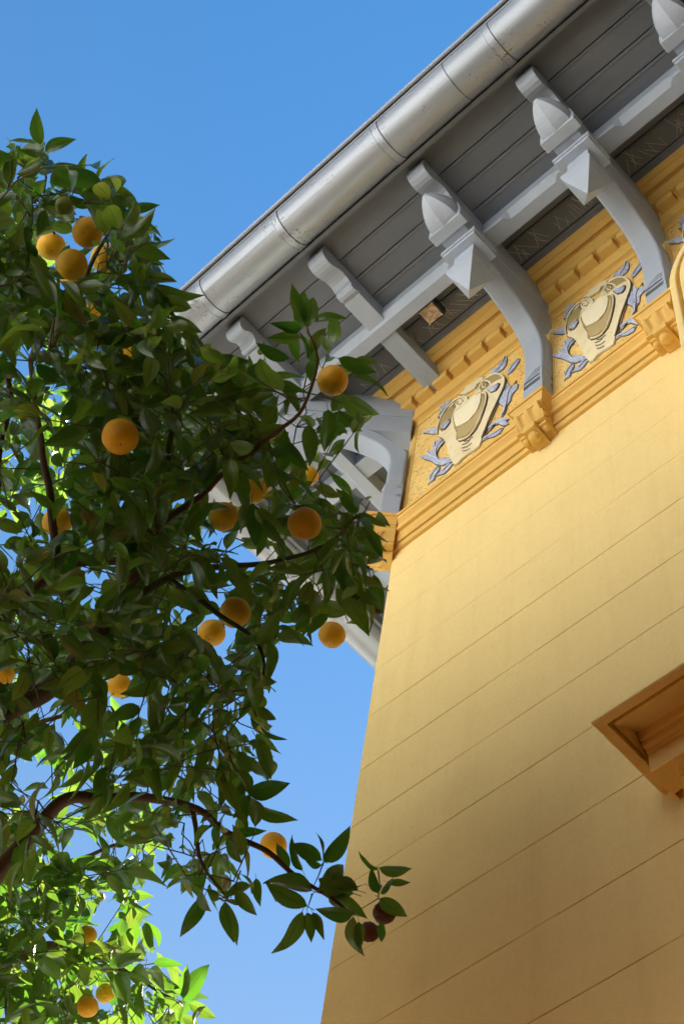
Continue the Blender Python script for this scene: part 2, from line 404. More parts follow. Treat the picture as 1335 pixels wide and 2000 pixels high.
LEAVES = [
 [(280,935),(240,945),(205,985),(218,1030),(160,1042),(187,1072),(90,1084),(140,1108),(190,1122),(235,1152),(285,1162),(340,1142),(400,1118),(340,1108),(285,1130),(247,1112),(238,1060),(268,1000),(312,950)],
 [(265,1165),(235,1180),(215,1220),(175,1248),(188,1262),(178,1310),(215,1290),(238,1240),(264,1200)],
 [(345,1142),(382,1150),(352,1190),(312,1230),(240,1252),(290,1200)],
 [(125,880),(165,866),(190,838),(250,826),(250,875),(212,890),(180,884)],
 [(255,737),(277,692),(264,650),(300,658),(304,600),(330,622),(350,594),(370,616),(420,600),(392,640),(342,680),(312,732)],
 [(300,862),(320,820),(345,800),(370,778),(377,802),(352,840),(330,866)],
 [(720,380),(708,350),(735,320),(775,317),(768,282),(800,272),(840,205),(852,232),(845,282),(820,322),(780,350),(742,366)],
 [(860,370),(854,340),(880,310),(900,280),(962,233),(956,262),(922,312),(885,352)],
 [(765,612),(790,570),(816,552),(812,508),(850,502),(853,448),(880,482),(947,455),(940,492),(910,530),(892,552),(880,602),(850,642),(836,702),(800,752),(815,700),(825,652),(790,626)],
 [(700,520),(730,500),(780,490),(802,468),(792,502),(770,532),(730,546)],
 [(690,832),(720,800),(770,770),(820,748),(867,758),(845,785),(866,802),(825,822),(780,800),(735,816),(700,862)],
 [(640,952),(650,920),(700,890),(760,870),(817,838),(790,882),(740,912),(680,926)],
]
LINES = [[(480,1000),(515,990),(545,965)],[(480,1030),(520,1020),(562,988)],[(485,1056),(515,1052),(548,1034)],[(500,975),(540,960),(575,930)],
         [(420,680),(400,660),(430,610),(470,600),(485,620),(465,650),(440,645)],[(650,505),(640,470),(665,450),(695,460),(690,490),(665,500)]]
def ear(poly):                                              # triangles for any simple polygon
    from mathutils.geometry import tessellate_polygon
    return tessellate_polygon([[Vector((a, b, 0)) for a, b in poly]])
def scaled(poly, k):                                        # offset outline outward by k metres
    n = len(poly); out = []
    area = sum(poly[i][0]*poly[(i+1) % n][1]-poly[(i+1) % n][0]*poly[i][1] for i in range(n)); sg = 1 if area > 0 else -1
    for i in range(n):
        a = Vector(poly[i-1]); c = Vector(poly[(i+1) % n]); t = (c-a)
        if t.length < 1e-9: out.append(poly[i]); continue
        t.normalize(); out.append((poly[i][0] + t.y*k*sg, poly[i][1] - t.x*k*sg))
    return out
def relief(poly, p0, p1, dome=0.0):
    tri = ear(poly); n = len(poly); mb = MB()
    cx = sum(p[0] for p in poly)/n; cz = sum(p[1] for p in poly)/n
    v = [(a, -p1, b) for a, b in poly] + [(a, -p0, b) for a, b in poly]
    f = [tuple(q) for q in tri] + [(i, (i+1) % n, n+(i+1) % n, n+i) for i in range(n)]
    if dome:
        inner = [(cx+(a-cx)*0.72, cz+(b-cz)*0.72) for a, b in poly]
        v = [(a, -p1, b) for a, b in poly] + [(a, -p0, b) for a, b in poly] + [(a, -p1-dome, b) for a, b in inner]
        f = [(i, (i+1) % n, n+(i+1) % n, n+i) for i in range(n)] + [(i, 2*n+i, 2*n+(i+1) % n, (i+1) % n) for i in range(n)] + [tuple(2*n+k for k in q) for q in ear(inner)]
    me = mb.add(v, f).mesh()
    import bmesh
    bm = bmesh.new(); bm.from_mesh(me); bmesh.ops.recalc_face_normals(bm, faces=bm.faces); bm.to_mesh(me); bm.free()
    return me
ACX, ACZ = -2.022, 5.93
def loc(pts, k=1.0): return [((a-ACX)*k, b) for a, b in pts]
REL = []
def addrel(name, pts, p0, p1, mat, dome=0.0, out=0.0, sm=False):
    q = tr(pts)
    q = loc(q)
    if out: REL.append(('outline', relief(scaled(q, out), 0.0005, p0, 0), OUTL))
    REL.append((name, relief(q, p0, p1, dome), mat))
addrel('cartouche', ART['body'], 0.003, 0.012, CREAM, 0.004, 0.0022)
addrel('cartouche_hollow', ART['wingl'], 0.012, 0.0172, KHAKI)
addrel('cartouche_hollow', ART['wingr'], 0.012, 0.0172, KHAKI)
q = loc(tr(ART['shield'])); REL.append(('outline', relief(scaled(q, 0.003), 0.012, 0.0180, 0), OUTL)); REL.append(('shield', relief(q, 0.017, 0.022, 0.0), KHAKI))
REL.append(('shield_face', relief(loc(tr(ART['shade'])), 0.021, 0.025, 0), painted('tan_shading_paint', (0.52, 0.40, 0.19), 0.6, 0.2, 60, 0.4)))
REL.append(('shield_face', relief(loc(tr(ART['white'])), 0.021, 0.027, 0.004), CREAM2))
addrel('scroll_ornament', ART['scroll'], 0.003, 0.010, CREAM, 0.002, 0.004)
for lf in LEAVES:
    inn = lf in (LEAVES[5], LEAVES[9]); b0 = 0.018 if inn else 0.003
    q = loc(tr(lf)); REL.append(('outline', relief(scaled(q, 0.0021), b0-0.003 if inn else 0.0005, b0+0.002, 0), OUTL)); REL.append(('leaf_ornament', relief(q, b0+0.001, b0+0.006, 0.002), BLUE))
for ln in LINES:
    q = loc(tr(ln)); mb = MB(); mb.tube([(a, -0.019, b) for a, b in q], 0.0016, 4); REL.append(('outline', mb.mesh(), OUTL))
RIMS = [[(258,905),(260,850),(278,795),(300,740),(350,662),(415,606),(480,575),(512,582)],[(618,505),(655,440),(730,390),(795,380),(836,415),(838,470),(800,565),(755,660),(712,755),(675,850),(640,935)],
        [(512,582),(520,610),(490,640),(455,660),(425,650),(425,622),(450,605),(478,612),(476,634),(456,640)],[(618,505),(640,535),(680,528),(715,495),(720,460),(690,442),(655,452),(645,480),(662,500),(686,488),(684,470)],
        [(405,760),(440,700),(500,658),(560,604),(640,562),(682,556),(692,590),(680,650),(650,740),(600,850),(548,925),(498,955),(455,965)]]
for ln in RIMS:
    mb = MB(); mb.tube([(a, -0.0165 if ln is not RIMS[4] else -0.0225, b) for a, b in curve(loc(tr(ln)), 3)], 0.0036, 6); REL.append(('rim_moulding', mb.mesh(True), CREAM2))
    mb = MB(); mb.tube([(a + 0.0048, -0.0135 if ln is not RIMS[4] else -0.0195, b - 0.0028) for a, b in curve(loc(tr(ln)), 3)], 0.0022, 4); REL.append(('outline', mb.mesh(), OUTL))
VEINS = [[(300,945),(262,985),(238,1035),(240,1085),(262,1125),(300,1135),(360,1122)],[(165,1060),(200,1080),(240,1100)],[(225,965),(232,1000)],[(895,480),(862,545),(855,610),(832,700),(808,735)],[(835,225),(812,285),(765,345)],[(268,728),(300,680),(360,618)],[(275,665),(300,690)],
         [(185,1290),(213,1232),(258,1178)],[(700,850),(760,802),(850,775)],[(950,245),(900,300),(868,355)],[(362,1150),(300,1215)],[(135,878),(190,860),(245,850)],[(650,940),(720,905),(805,848)],[(308,855),(340,820),(370,790)],[(708,522),(750,510),(795,480)]]
STEMS = [[(700,855),(680,880),(660,905),(648,940)],[(805,748),(790,775),(760,800)],[(400,1118),(420,1112),(395,1150)],[(250,735),(262,760),(258,800)],[(905,455),(930,420),(925,470)],[(600,432),(640,405),(700,398),(735,372)],[(120,1084),(150,1072)],[(175,1310),(165,1330)]]
for ln in VEINS:
    q = loc(tr(ln))
    mb = MB(); mb.tube([(a, -0.0122 if ln not in VEINS[-2:] else -0.0265, b) for a, b in q], 0.0022, 4); REL.append(('leaf_highlight', mb.mesh(), PALEB))
    mb = MB(); mb.tube([(a + 0.004, -0.0112 if ln not in VEINS[-2:] else -0.0255, b - 0.003) for a, b in q], 0.0015, 4); REL.append(('outline', mb.mesh(), OUTL))
for ln in STEMS:
    mb = MB(); mb.tube([(a, -0.003, b) for a, b in loc(tr(ln))], 0.0028, 4); REL.append(('outline', mb.mesh(), OUTL))
# (frame left, frame right) of each panel bay, centre, width factor of the ornament
for (x0, x1, cx, kx) in ((-2.345, -1.705, -2.022, 1.0), (-1.605, -1.135, -1.372, 0.88), (-1.03, -0.56, -0.80, 0.88), (-0.46, 0.01, -0.225, 0.88)):
    mb = MB(); mb.box(x0, x1, -0.0025, 0.012, 5.389, 6.276)
    pn = part('frieze_panel', mb, PANEL, loc=(0, YF, 0))
    for (nm, me, mt) in REL:
        o = link(nm, me, mt, pn, loc=(cx, 0, 0)); o.scale = (kx, 1, 1)
    for (a, c) in ((x0 - 0.022, x0), (x1, x1 + 0.012)):
        mb = MB(); mb.box(a, c, -0.006, 0.01, 5.390, 6.277); part('panel_frame', mb, TRIM, loc=(0, YF, 0), bevel=0.002)
    mb = MB(); mb.box(x0, x1, -0.009, 0.01, 6.255, 6.2765); part('panel_frame', mb, TRIM, loc=(0, YF, 0), bevel=0.002)

# consoles under the bracket feet
def console(loc_, rz):
    mb = MB()
    mb.v = []
    pr = [(0.0, 5.318), (-0.090, 5.322), (-0.0925, 5.327), (-0.0925, 5.343), (-0.0895, 5.348), (-0.0925, 5.354), (-0.098, 5.360), (-0.104, 5.366), (-0.107, 5.3755), (-0.114, 5.3755), (-0.114, 5.396), (0.0, 5.396)]
    # cap with moulded returns: stack of thin slabs
    for (h, s, z0, z1) in ((0.058, 0.088, 5.330, 5.346), (0.083, 0.114, 5.3765, 5.397)):
        mb.box(-h, h, -s, 0.0, z0, z1)
    v = []; f = []; steps = [(0.062, 0.092, 5.3462), (0.064, 0.094, 5.354), (0.069, 0.100, 5.363), (0.075, 0.106, 5.370), (0.077, 0.108, 5.3762)]
    for h, s, z in steps: v += [(-h, 0, z), (-h, -s, z), (h, -s, z), (h, 0, z)]
    for k in range(len(steps)-1):
        for q_ in range(4): f.append((4*k+q_, 4*k+(q_+1) % 4, 4*k+4+(q_+1) % 4, 4*k+4+q_))
    f.append((3, 2, 1, 0)); f.append(tuple(range(4*len(steps)-4, 4*len(steps)))); mb.add(v, f)
    c = part('console', mb, TRIM, loc=loc_, rz=rz, bevel=0.0012)
    # scrolled body with two flutes
    mb = MB(); prof = []
    for k in range(13):
        a = k/12; z = 5.340 - 0.103*a; s = 0.088 + 0.026*math.sin(math.pi*min(1, a*1.2)) - 0.024*a*a
        prof.append((s, z))
    nx = 21; v = []; f = []
    for i in range(nx):
        x_ = -0.055 + 0.11*i/(nx-1); fl = 0.015*max(0, math.cos((abs(x_)-0.024)/0.016*math.pi/2)) if 0.008 < abs(x_) < 0.040 else 0
        for k, (s, z) in enumerate(prof): v.append((x_, -(s - fl*math.sin(math.pi*min(1, k/10.5))), z))
        v.append((x_, 0, prof[-1][1])); v.append((x_, 0, prof[0][1]))
    m_ = len(prof)+2
    for i in range(nx-1):
        for k in range(m_): q_ = (k+1) % m_; f.append((i*m_+k, i*m_+q_, (i+1)*m_+q_, (i+1)*m_+k))
    f.append(tuple(range(m_))[::-1]); f.append(tuple(range((nx-1)*m_, nx*m_)))
    mb.add(v, f); link('scroll_body', mb.mesh(), TRIM, c)
    # side volutes
    for sg in (-1, 1):
        mb = MB(); pts = []
        for k in range(26):
            a = k/25*3.3*math.pi; r_ = 0.026*(1-k/25*0.8)
            pts.append((sg*0.0575, -0.066 + r_*math.cos(a+0.4), 5.276 + r_*math.sin(a+0.4)*0.95))
        mb.tube(pts, 0.0048, 6); mb.sphere((sg*0.0575, -0.066, 5.276), 0.008, nu=10, nv=6); link('volute', mb.mesh(True), TRIM, c)
    mb = MB(); mb.box(-0.058, 0.058, -0.077, 0.0, 5.226, 5.237); mb.box(-0.062, 0.062, -0.083, 0.0, 5.2172, 5.2258); link('neck_moulding', mb.mesh(), TRIM, c, bevel=0.0015)
    mb = MB(); mb.box(-0.027, 0.027, -0.092, 0.0, 5.176, 5.2170); mb.box(-0.059, -0.0272, -0.068, 0.0, 5.200, 5.2168); mb.box(0.0272, 0.059, -0.068, 0.0, 5.200, 5.2168)
    link('lower_block', mb.mesh(), TRIM, c, bevel=0.002)
    mb = MB(); mb.sphere((0, -0.055, 5.176), 0.0235, sz=0.8); link('ball', mb.mesh(True), TRIM, c)
    for sg in (-1, 1):
        mb = MB(); mb.sphere((sg*0.043, -0.045, 5.200), 0.0145, sz=0.9, nu=12, nv=8); link('ball', mb.mesh(True), TRIM, c)
    return c

# eave brackets
tail_prof = [(0.0, 6.402), (0.47, 6.402), (0.575, 6.402), (0.577, 6.412), (0.590, 6.412), (0.592, 6.400), (0.612, 6.396), (0.628, 6.402), (0.630, 6.418), (0.642, 6.418),
             (0.645, 6.424), (0.660, 6.433), (0.678, 6.436), (0.696, 6.432), (0.712, 6.422), (0.728, 6.409), (0.745, 6.400), (0.765, 6.397), (0.783, 6.402), (0.797, 6.413), (0.806, 6.428), (0.809, 6.445), (0.809, 6.4985), (0.0, 6.4985)]
def rafter(loc_, rz, k=1.0, smax=None):
    mb = MB(); mb.prism_x([(-s*k, z) for s, z in tail_prof], -0.043, 0.043)
    return part('rafter_tail', mb, WOOD, loc=loc_, rz=rz, bevel=0.002)
inner = curve([(0.069, 5.86), (0.075, 5.93), (0.095, 5.99), (0.135, 6.045), (0.19, 6.09), (0.26, 6.128), (0.33, 6.152), (0.40, 6.16)])
outer = curve([(0.36, 6.24), (0.28, 6.215), (0.20, 6.18), (0.12, 6.125), (0.055, 6.05), (0.002, 5.985)])
brace_poly = [(0.069, 5.700)] + inner + outer + [(0.002, 5.700)]
_bp = MB().prism_x([(-s, z) for s, z in brace_poly], -0.045, 0.045)
def bracket(loc_, rz):
    mb = MB(); mb.box(-0.043, 0.043, -0.50, 0.0, 6.170, 6.3085); mb.box(-0.049, 0.049, -0.52, 0.0, 6.3090, 6.3885)
    B = part('eave_bracket', mb, WOOD, loc=loc_, rz=rz, bevel=0.004)
    link('curved_brace', _bp.mesh(), WOOD, B, bevel=0.011)
    # foot of the brace: stepped plates, dark blocks painting deep shade into the slots between
    mb = MB(); mb.box(-0.045, 0.045, -0.069, 0.0, 5.397, 5.594)
    mb.box(-0.045, 0.045, -0.020, 0.0, 5.594, 5.690)
    mb.box(-0.045, 0.0452, -0.071, -0.001, 5.6205, 5.634); mb.box(0.0345, 0.0452, -0.071, -0.001, 5.634, 5.665); mb.box(0.0345, 0.0450, -0.069, -0.001, 5.594, 5.6203); mb.box(-0.045, -0.0438, -0.069, -0.001, 5.594, 5.665)
    link('foot_plates', mb.mesh(), WOOD, B, bevel=0.001)
    mb = MB(); mb.box(-0.0435, 0.043, -0.060, -0.0205, 5.5945, 5.6200); mb.box(-0.0435, 0.034, -0.060, -0.0205, 5.6345, 5.6600); link('slot_shade_block', mb.mesh(), GAPSHADE, B)
    mb = MB(); mb.box(-0.045, 0.0450, -0.0688, -0.001, 5.6605, 5.700)
    mb.add([(-0.040, -0.069, 5.668), (0.036, -0.069, 5.668), (0.036, -0.069, 5.715), (0.02, -0.084, 5.674)], [(0, 1, 3), (1, 2, 3), (2, 0, 3)]); link('foot_facet', mb.mesh(), WOOD, B)
    # drop post with pyramid end
    mb = MB()
    c0 = -0.44; h = 0.066
    mb.box(-0.05, 0.05, c0-0.05, c0+0.05, 6.035, 6.20)
    mb.box(-0.058, 0.058, c0-0.058, c0+0.058, 6.020, 6.0345)
    def ring(hh, z): return [(-hh, c0-hh, z), (hh, c0-hh, z), (hh, c0+hh, z), (-hh, c0+hh, z)]
    v = ring(0.058, 6.0195) + ring(h+0.004, 6.005) + ring(h+0.003, 5.985) + ring(h*0.86, 5.945) + [(0, c0, 5.828)]
    f = [(0, 1, 2, 3)]
    for r_ in range(3):
        for i in range(4): j = (i+1) % 4; f.append((r_*4+i, (r_+1)*4+i, (r_+1)*4+j, r_*4+j))
    for i in range(4): f.append((12+i, 16, 12+(i+1) % 4))
    mb.add(v, f); link('drop_finial', mb.mesh(), WOOD, B, bevel=0.002)
    mb = MB(); mb.box(-0.082, 0.082, c0-0.085, c0+0.05, 6.150, 6.172); mb.box(-0.088, 0.088, c0-0.092, c0+0.04, 6.1725, 6.198); link('collar', mb.mesh(), WOOD, B, bevel=0.002)
    # outer block and ogive nose on the arm's end
    mb = MB(); mb.box(-0.060, 0.060, -0.575, -0.5, 6.20, 6.36); link('neck', mb.mesh(), WOOD, B, bevel=0.003)
    mb = MB(); mb.add([(-0.082, -0.562, 6.19), (0.082, -0.562, 6.19), (0.082, -0.612, 6.19), (-0.082, -0.612, 6.19), (-0.082, -0.55, 6.26), (0.082, -0.55, 6.26), (0.082, -0.612, 6.26), (-0.082, -0.612, 6.26),
                       (-0.07, -0.55, 6.33), (0.07, -0.55, 6.33), (0.07, -0.618, 6.33), (-0.07, -0.618, 6.33)],
                      [(0, 1, 2, 3), (0, 4, 5, 1), (1, 5, 6, 2), (2, 6, 7, 3), (3, 7, 4, 0), (4, 8, 9, 5), (5, 9, 10, 6), (6, 10, 11, 7), (7, 11, 8, 4), (8, 11, 10, 9)]); link('end_block', mb.mesh(), WOOD, B, bevel=0.004)
    mb = MB(); n_ = 10; v = []; f = []
    sec = [(-0.064, -0.064), (0.0, -0.078), (0.064, -0.064), (0.072, 0.0), (0.064, 0.064), (-0.064, 0.064), (-0.072, 0.0)]
    for k in range(n_):
        a = k/(n_-1); r_ = math.cos(a*math.pi/2*0.96)**0.75
        for (sx, sz) in sec: v.append((sx*r_, -0.612 - 0.125*a, 6.268 + sz*r_ + 0.012*a))
    m_ = len(sec)
    for k in range(n_-1):
        for q_ in range(m_): f.append((k*m_+q_, k*m_+(q_+1) % m_, (k+1)*m_+(q_+1) % m_, (k+1)*m_+q_))
    f.append(tuple(range(m_))[::-1]); f.append(tuple(range((n_-1)*m_, n_*m_))); mb.add(v, f); link('nose', mb.mesh(), WOOD, B)
    return B
for xb in (-1.655, -1.085, -0.515, 0.055):
    bracket((xb, YF, 0), 0); console((xb, YF, 0), 0)
bracket((XC, YF, 0), -math.pi/4); console((XC, YF, 0), -math.pi/4)
for yb in (2.74, 3.36, 3.98): bracket((XC, yb, 0), -math.pi/2); console((XC, yb, 0), -math.pi/2)
for xb in (-2.215, -1.655, -1.085, -0.515, 0.055): rafter((xb, YF, 0), 0)
rafter((-2.700, YF-0.36, 0), 0, 0.56)
for yb in (2.045, 2.525, 3.05, 3.60, 4.15, 4.7): rafter((XC, yb, 0), -math.pi/2)
hr = rafter((XC, YF, 0), -math.pi/4, 1.385)

# purlins with stopped chamfers
def beam(x0, x1, stops, L, front=True):
    mb = MB(); ch = 0.030
    xs = [(x0, 0)]
    for s in sorted(stops):
        if x0 < s-0.17 and s+0.17 < x1: xs += [(s-0.17, 1), (s-0.145, 0), (s+0.145, 0), (s+0.17, 1)]
    if len(xs) > 1: xs.insert(1, (x0+0.05, 1))
    xs.append((x1, xs[-1][1]))
    v = []; f = []
    for x_, c_ in xs:
        k = 0.006 + ch*c_ - 0.006*c_
        for (s, z) in ((0.358, 6.498), (0.358, 6.3900), (0.440-k, 6.3900), (0.440, 6.3900+k*1.1), (0.440, 6.498)): v.append((x_, YF - s, z) if front else (XC - s, x_, z))
    for i in range(len(xs)-1):
        for q_ in range(5): r_ = (q_+1) % 5; f.append((i*5+q_, i*5+r_, (i+1)*5+r_, (i+1)*5+q_))
    f.append((0, 1, 2, 3, 4)); f.append(tuple(range(len(v)-5, len(v)))[::-1])
    mb.add(v, f); return part('purlin', mb, WOOD, bevel=0)
beam(XC-0.44, XR, (-1.655, -1.085, -0.515, 0.055, 0.625), 0)
beam(YF-0.355, YB, (2.74, 3.36, 3.98), 0, False)

# soffit boards, mitred at the corner
edges = [0.845, 0.715, 0.612, 0.509, 0.406, 0.303, 0.200, 0.097, -0.03]
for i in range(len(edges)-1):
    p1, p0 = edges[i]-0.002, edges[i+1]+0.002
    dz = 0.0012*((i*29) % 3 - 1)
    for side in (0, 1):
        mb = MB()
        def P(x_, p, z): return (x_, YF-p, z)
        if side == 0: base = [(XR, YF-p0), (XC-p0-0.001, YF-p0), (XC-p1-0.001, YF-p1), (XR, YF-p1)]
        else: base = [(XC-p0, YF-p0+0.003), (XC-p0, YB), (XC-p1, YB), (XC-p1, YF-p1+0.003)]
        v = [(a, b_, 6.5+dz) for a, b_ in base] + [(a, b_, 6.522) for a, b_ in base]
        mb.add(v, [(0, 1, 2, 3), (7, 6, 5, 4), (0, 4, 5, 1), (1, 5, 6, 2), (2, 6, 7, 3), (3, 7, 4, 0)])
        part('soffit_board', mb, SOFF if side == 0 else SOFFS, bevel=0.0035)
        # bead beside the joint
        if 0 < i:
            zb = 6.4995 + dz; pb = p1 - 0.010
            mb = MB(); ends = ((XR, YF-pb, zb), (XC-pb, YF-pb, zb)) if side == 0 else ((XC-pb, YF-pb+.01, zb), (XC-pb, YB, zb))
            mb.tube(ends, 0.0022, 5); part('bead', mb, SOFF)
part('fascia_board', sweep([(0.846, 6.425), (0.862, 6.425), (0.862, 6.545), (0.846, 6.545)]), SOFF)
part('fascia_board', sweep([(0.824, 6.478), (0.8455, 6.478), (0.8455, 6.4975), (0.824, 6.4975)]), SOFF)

# gutter with lapped joints
GP, GZc, GR = 0.958, 6.462, 0.0925
def garc(r, a0=0, a1=180, n=22): return [(GP + r*math.cos(math.radians(a0+(a1-a0)*k/n)), GZc - r*math.sin(math.radians(a0+(a1-a0)*k/n))) for k in range(n+1)]
gprof = garc(GR) + garc(GR-0.003)[::-1]
gm = sweep(gprof).mesh(True)
gut = link('gutter', gm, GUT, house)
es = gut.modifiers.new('e', 'EDGE_SPLIT'); es.split_angle = math.radians(40)
link('rim_bead', sweep([(GP+GR+0.002+0.0055*math.cos(a), GZc+0.002+0.0055*math.sin(a)) for a in [k*math.pi/4 for k in range(8)]]).mesh(True), GUT, gut)
def band(x0, x1, dr, side=0):
    mb = MB(); pr = garc(GR+dr, -3, 183) + garc(GR-0.001, -3, 183)[::-1]
    if side == 0: mb.prism_x([(YF-p, z) for p, z in pr], x0, x1)
    else:
        n = len(pr); mb.add([(XC-p, x0, z) for p, z in pr] + [(XC-p, x1, z) for p, z in pr], [tuple(range(n)), tuple(range(n, 2*n))[::-1]] + [(i, n+i, n+(i+1) % n, (i+1) % n) for i in range(n)])
    o = link('gutter_joint', mb.mesh(), GUT, gut); return o
def seam(x0):
    mb = MB(); pr = garc(GR+0.0022, -2, 182) + garc(GR-0.001, -2, 182)[::-1]; mb.prism_x([(YF-p, z) for p, z in pr], x0, x0+0.0022); link('seam_lap_shade', mb.mesh(), GAPSHADE, gut)  # dark ring: shadow at the laps painted in, also a plain seam line
for xg in (-2.665, -2.205, -1.645, -1.065, -0.51): band(xg-0.036, xg, 0.0042); band(xg-0.0362, xg-0.031, 0.0065); seam(xg+0.0002)
seam(-1.296)
for yg in (2.4, 3.1, 3.9): band(yg, yg+0.03, 0.0028, 1)
mb = MB()
for xg in (-2.70, -2.24, -1.68, -1.10, -0.54):
    mb.box(xg-0.012, xg+0.002, YF-GP-GR-0.004, YF-0.86, 6.470, 6.474)
part('gutter_strap', mb, GUT)
part('roof_edge', sweep([(0.84, 6.560), (1.060, 6.548), (1.060, 6.499), (1.068, 6.499), (1.068, 6.556), (0.84, 6.5705)]), DRIP)
# hipped roof
rz0, rz1 = 6.571, 8.4
mb = MB(); e_ = 1.05
base = [(XC-e_, YF-e_), (XR+0.4, YF-e_), (XR+0.4, YB+0.6), (XC-e_, YB+0.6)]
mb.add([(a, b_, rz0-0.02) for a, b_ in base] + [(a, b_, rz0) for a, b_ in base] + [(0.0, 4.2, rz1), (0.2, 5.2, rz1)],
       [(3, 2, 1, 0), (0, 1, 5, 4), (1, 2, 6, 5), (2, 3, 7, 6), (3, 0, 4, 7), (4, 5, 8), (5, 6, 9, 8), (6, 7, 9), (7, 4, 8, 9)])
part('roof', mb, TILE)

# window hood, lower right, and the window below it
HX0, HX1 = -1.318, 0.05
mb = MB()
P0 = 0.255
def hq(p):
    q = P0 - p; return q if q < 0.032 else 0.032 + (q-0.032)*0.06
def hood_sweep(profile):                                     # (p outward, z): mitred return at both ends
    n = len(profile); v = []
    for p, z in profile: v.append((HX0 + hq(p), YF + 0.02, z))
    for p, z in profile: v.append((HX0 + hq(p), YF - p, z))
    for p, z in profile: v.append((HX1 - hq(p), YF - p, z))
    for p, z in profile: v.append((HX1 - hq(p), YF + 0.02, z))
    f = []
    for s in range(3):
        for i in range(n): j = (i+1) % n; f.append((s*n+i, s*n+j, (s+1)*n+j, (s+1)*n+i))
    f.append(tuple(range(n))); f.append(tuple(range(3*n, 4*n))[::-1]); return f, v
f, v = hood_sweep([(0.02, 3.052), (0.130, 3.050), (0.152, 3.044), (0.180, 3.028), (0.200, 3.011), (0.2155, 3.002), (0.2165, 3.020), (0.2285, 3.014), (0.2295, 2.992), (0.2500, 2.988), (0.2545, 2.990), (0.2555, 2.993), (0.130, 3.105), (0.02, 3.120)])
mb.add(v, f); hood = part('window_hood', mb, YEL)
def hpiece(name, prof, **k):
    f, v = hood_sweep(prof); m_ = MB(); m_.add(v, f); return link(name, m_.mesh(), YEL, hood, **k)
hpiece('bed_moulding', [(0.02, 3.0005), (0.103, 3.0005), (0.106, 3.006), (0.106, 3.012), (0.118, 3.013), (0.1195, 3.020), (0.1195, 3.030), (0.128, 3.031), (0.133, 3.0495), (0.02, 3.0515)])
hpiece('hood_frieze', [(0.02, 2.940), (0.098, 2.940), (0.101, 2.943), (0.101, 3.0), (0.02, 3.0)])
WX0, WX1 = HX0 + 0.085, HX1 - 0.085
win = bpy.data.objects.new('w', None); bpy.data.objects.remove(win)
mb = MB()
mb.box(WX0, WX0+0.13, YF-0.05, YF+0.03, 0.9, 2.9393); mb.box(WX1-0.13, WX1, YF-0.05, YF+0.03, 0.9, 2.9393); mb.box(WX0+0.1302, WX1-0.1302, YF-0.03, YF+0.03, 2.66, 2.9393); mb.box(WX0-0.03, WX1+0.03, YF-0.09, YF+0.03, 0.82, 0.8995)
wf = part('window', mb, TRIM, bevel=0.006)
gm_, gt, gp = mat_new('dark_window_glass'); gp.inputs['Base Color'].default_value = (0.02, 0.025, 0.03, 1); gp.inputs['Roughness'].default_value = 0.05
mb = MB(); mb.box(WX0+0.131, WX1-0.131, YF-0.012, YF-0.004, 0.90, 2.66); link('pane', mb.mesh(), gm_, wf)
for k in (0, 1, 2):
    xx = WX0+0.131 + (WX1-WX0-0.262-0.05)*k/2; mb = MB(); mb.box(xx, xx+0.05, YF-0.03, YF-0.0125, 0.90, 2.66); link('window_bar', mb.mesh(), WOOD, wf, bevel=0.004)

# round headed archivolt standing proud at the right
def archivolt(r0, r1, y0, y1, nm, par):
    cx, cz = -0.52, 5.30; pts_o = []; pts_i = []
    for r_, L in ((r1, pts_o), (r0, pts_i)):
        L.append((cx - r_, 4.3)); 
        for k in range(25): a = math.pi - math.pi*k/24; L.append((cx + r_*math.cos(a), cz + r_*math.sin(a)))
        L.append((cx + r_, 4.3))
    n_ = len(pts_o); v = []; f = []
    for (a, c_), (d_, e2) in zip(pts_o, pts_i): v += [(a, y0, c_), (d_, y0, e2), (d_, y1, e2), (a, y1, c_)]
    for i in range(n_-1):
        for q_ in range(4): r2 = (q_+1) % 4; f.append((i*4+q_, i*4+r2, (i+1)*4+r2, (i+1)*4+q_))
    f.append((3, 2, 1, 0)); f.append(tuple(range(4*n_-4, 4*n_)))
    m_ = MB(); m_.add(v, f); return link(nm, m_.mesh(), YEL, par, bevel=0.006)
av = archivolt(0.440, 0.468, YF-0.150, YF+0.02, 'archivolt', house)
archivolt(0.426, 0.4398, YF-0.128, YF+0.02, 'archivolt_groove', av); archivolt(0.36, 0.4258, YF-0.150, YF+0.02, 'archivolt_inner_band', av)

# bird wires standing on the cornice
mb = MB()
for k in range(120):
    x_ = XC - 0.1 + 0.022*k + random.uniform(-.008, .008); y_ = YF - 0.185 - random.uniform(0, 0.03)
    a = random.uniform(-0.8, 0.8)
    mb.tube([(x_, YF-0.19, 6.522), (x_ + 0.09*math.sin(a), y_-0.045*random.random()-0.07, 6.455 - 0.05*random.random())], 0.0008, 3)
tag(part('bird_wire', mb, WIRE), kind='stuff')

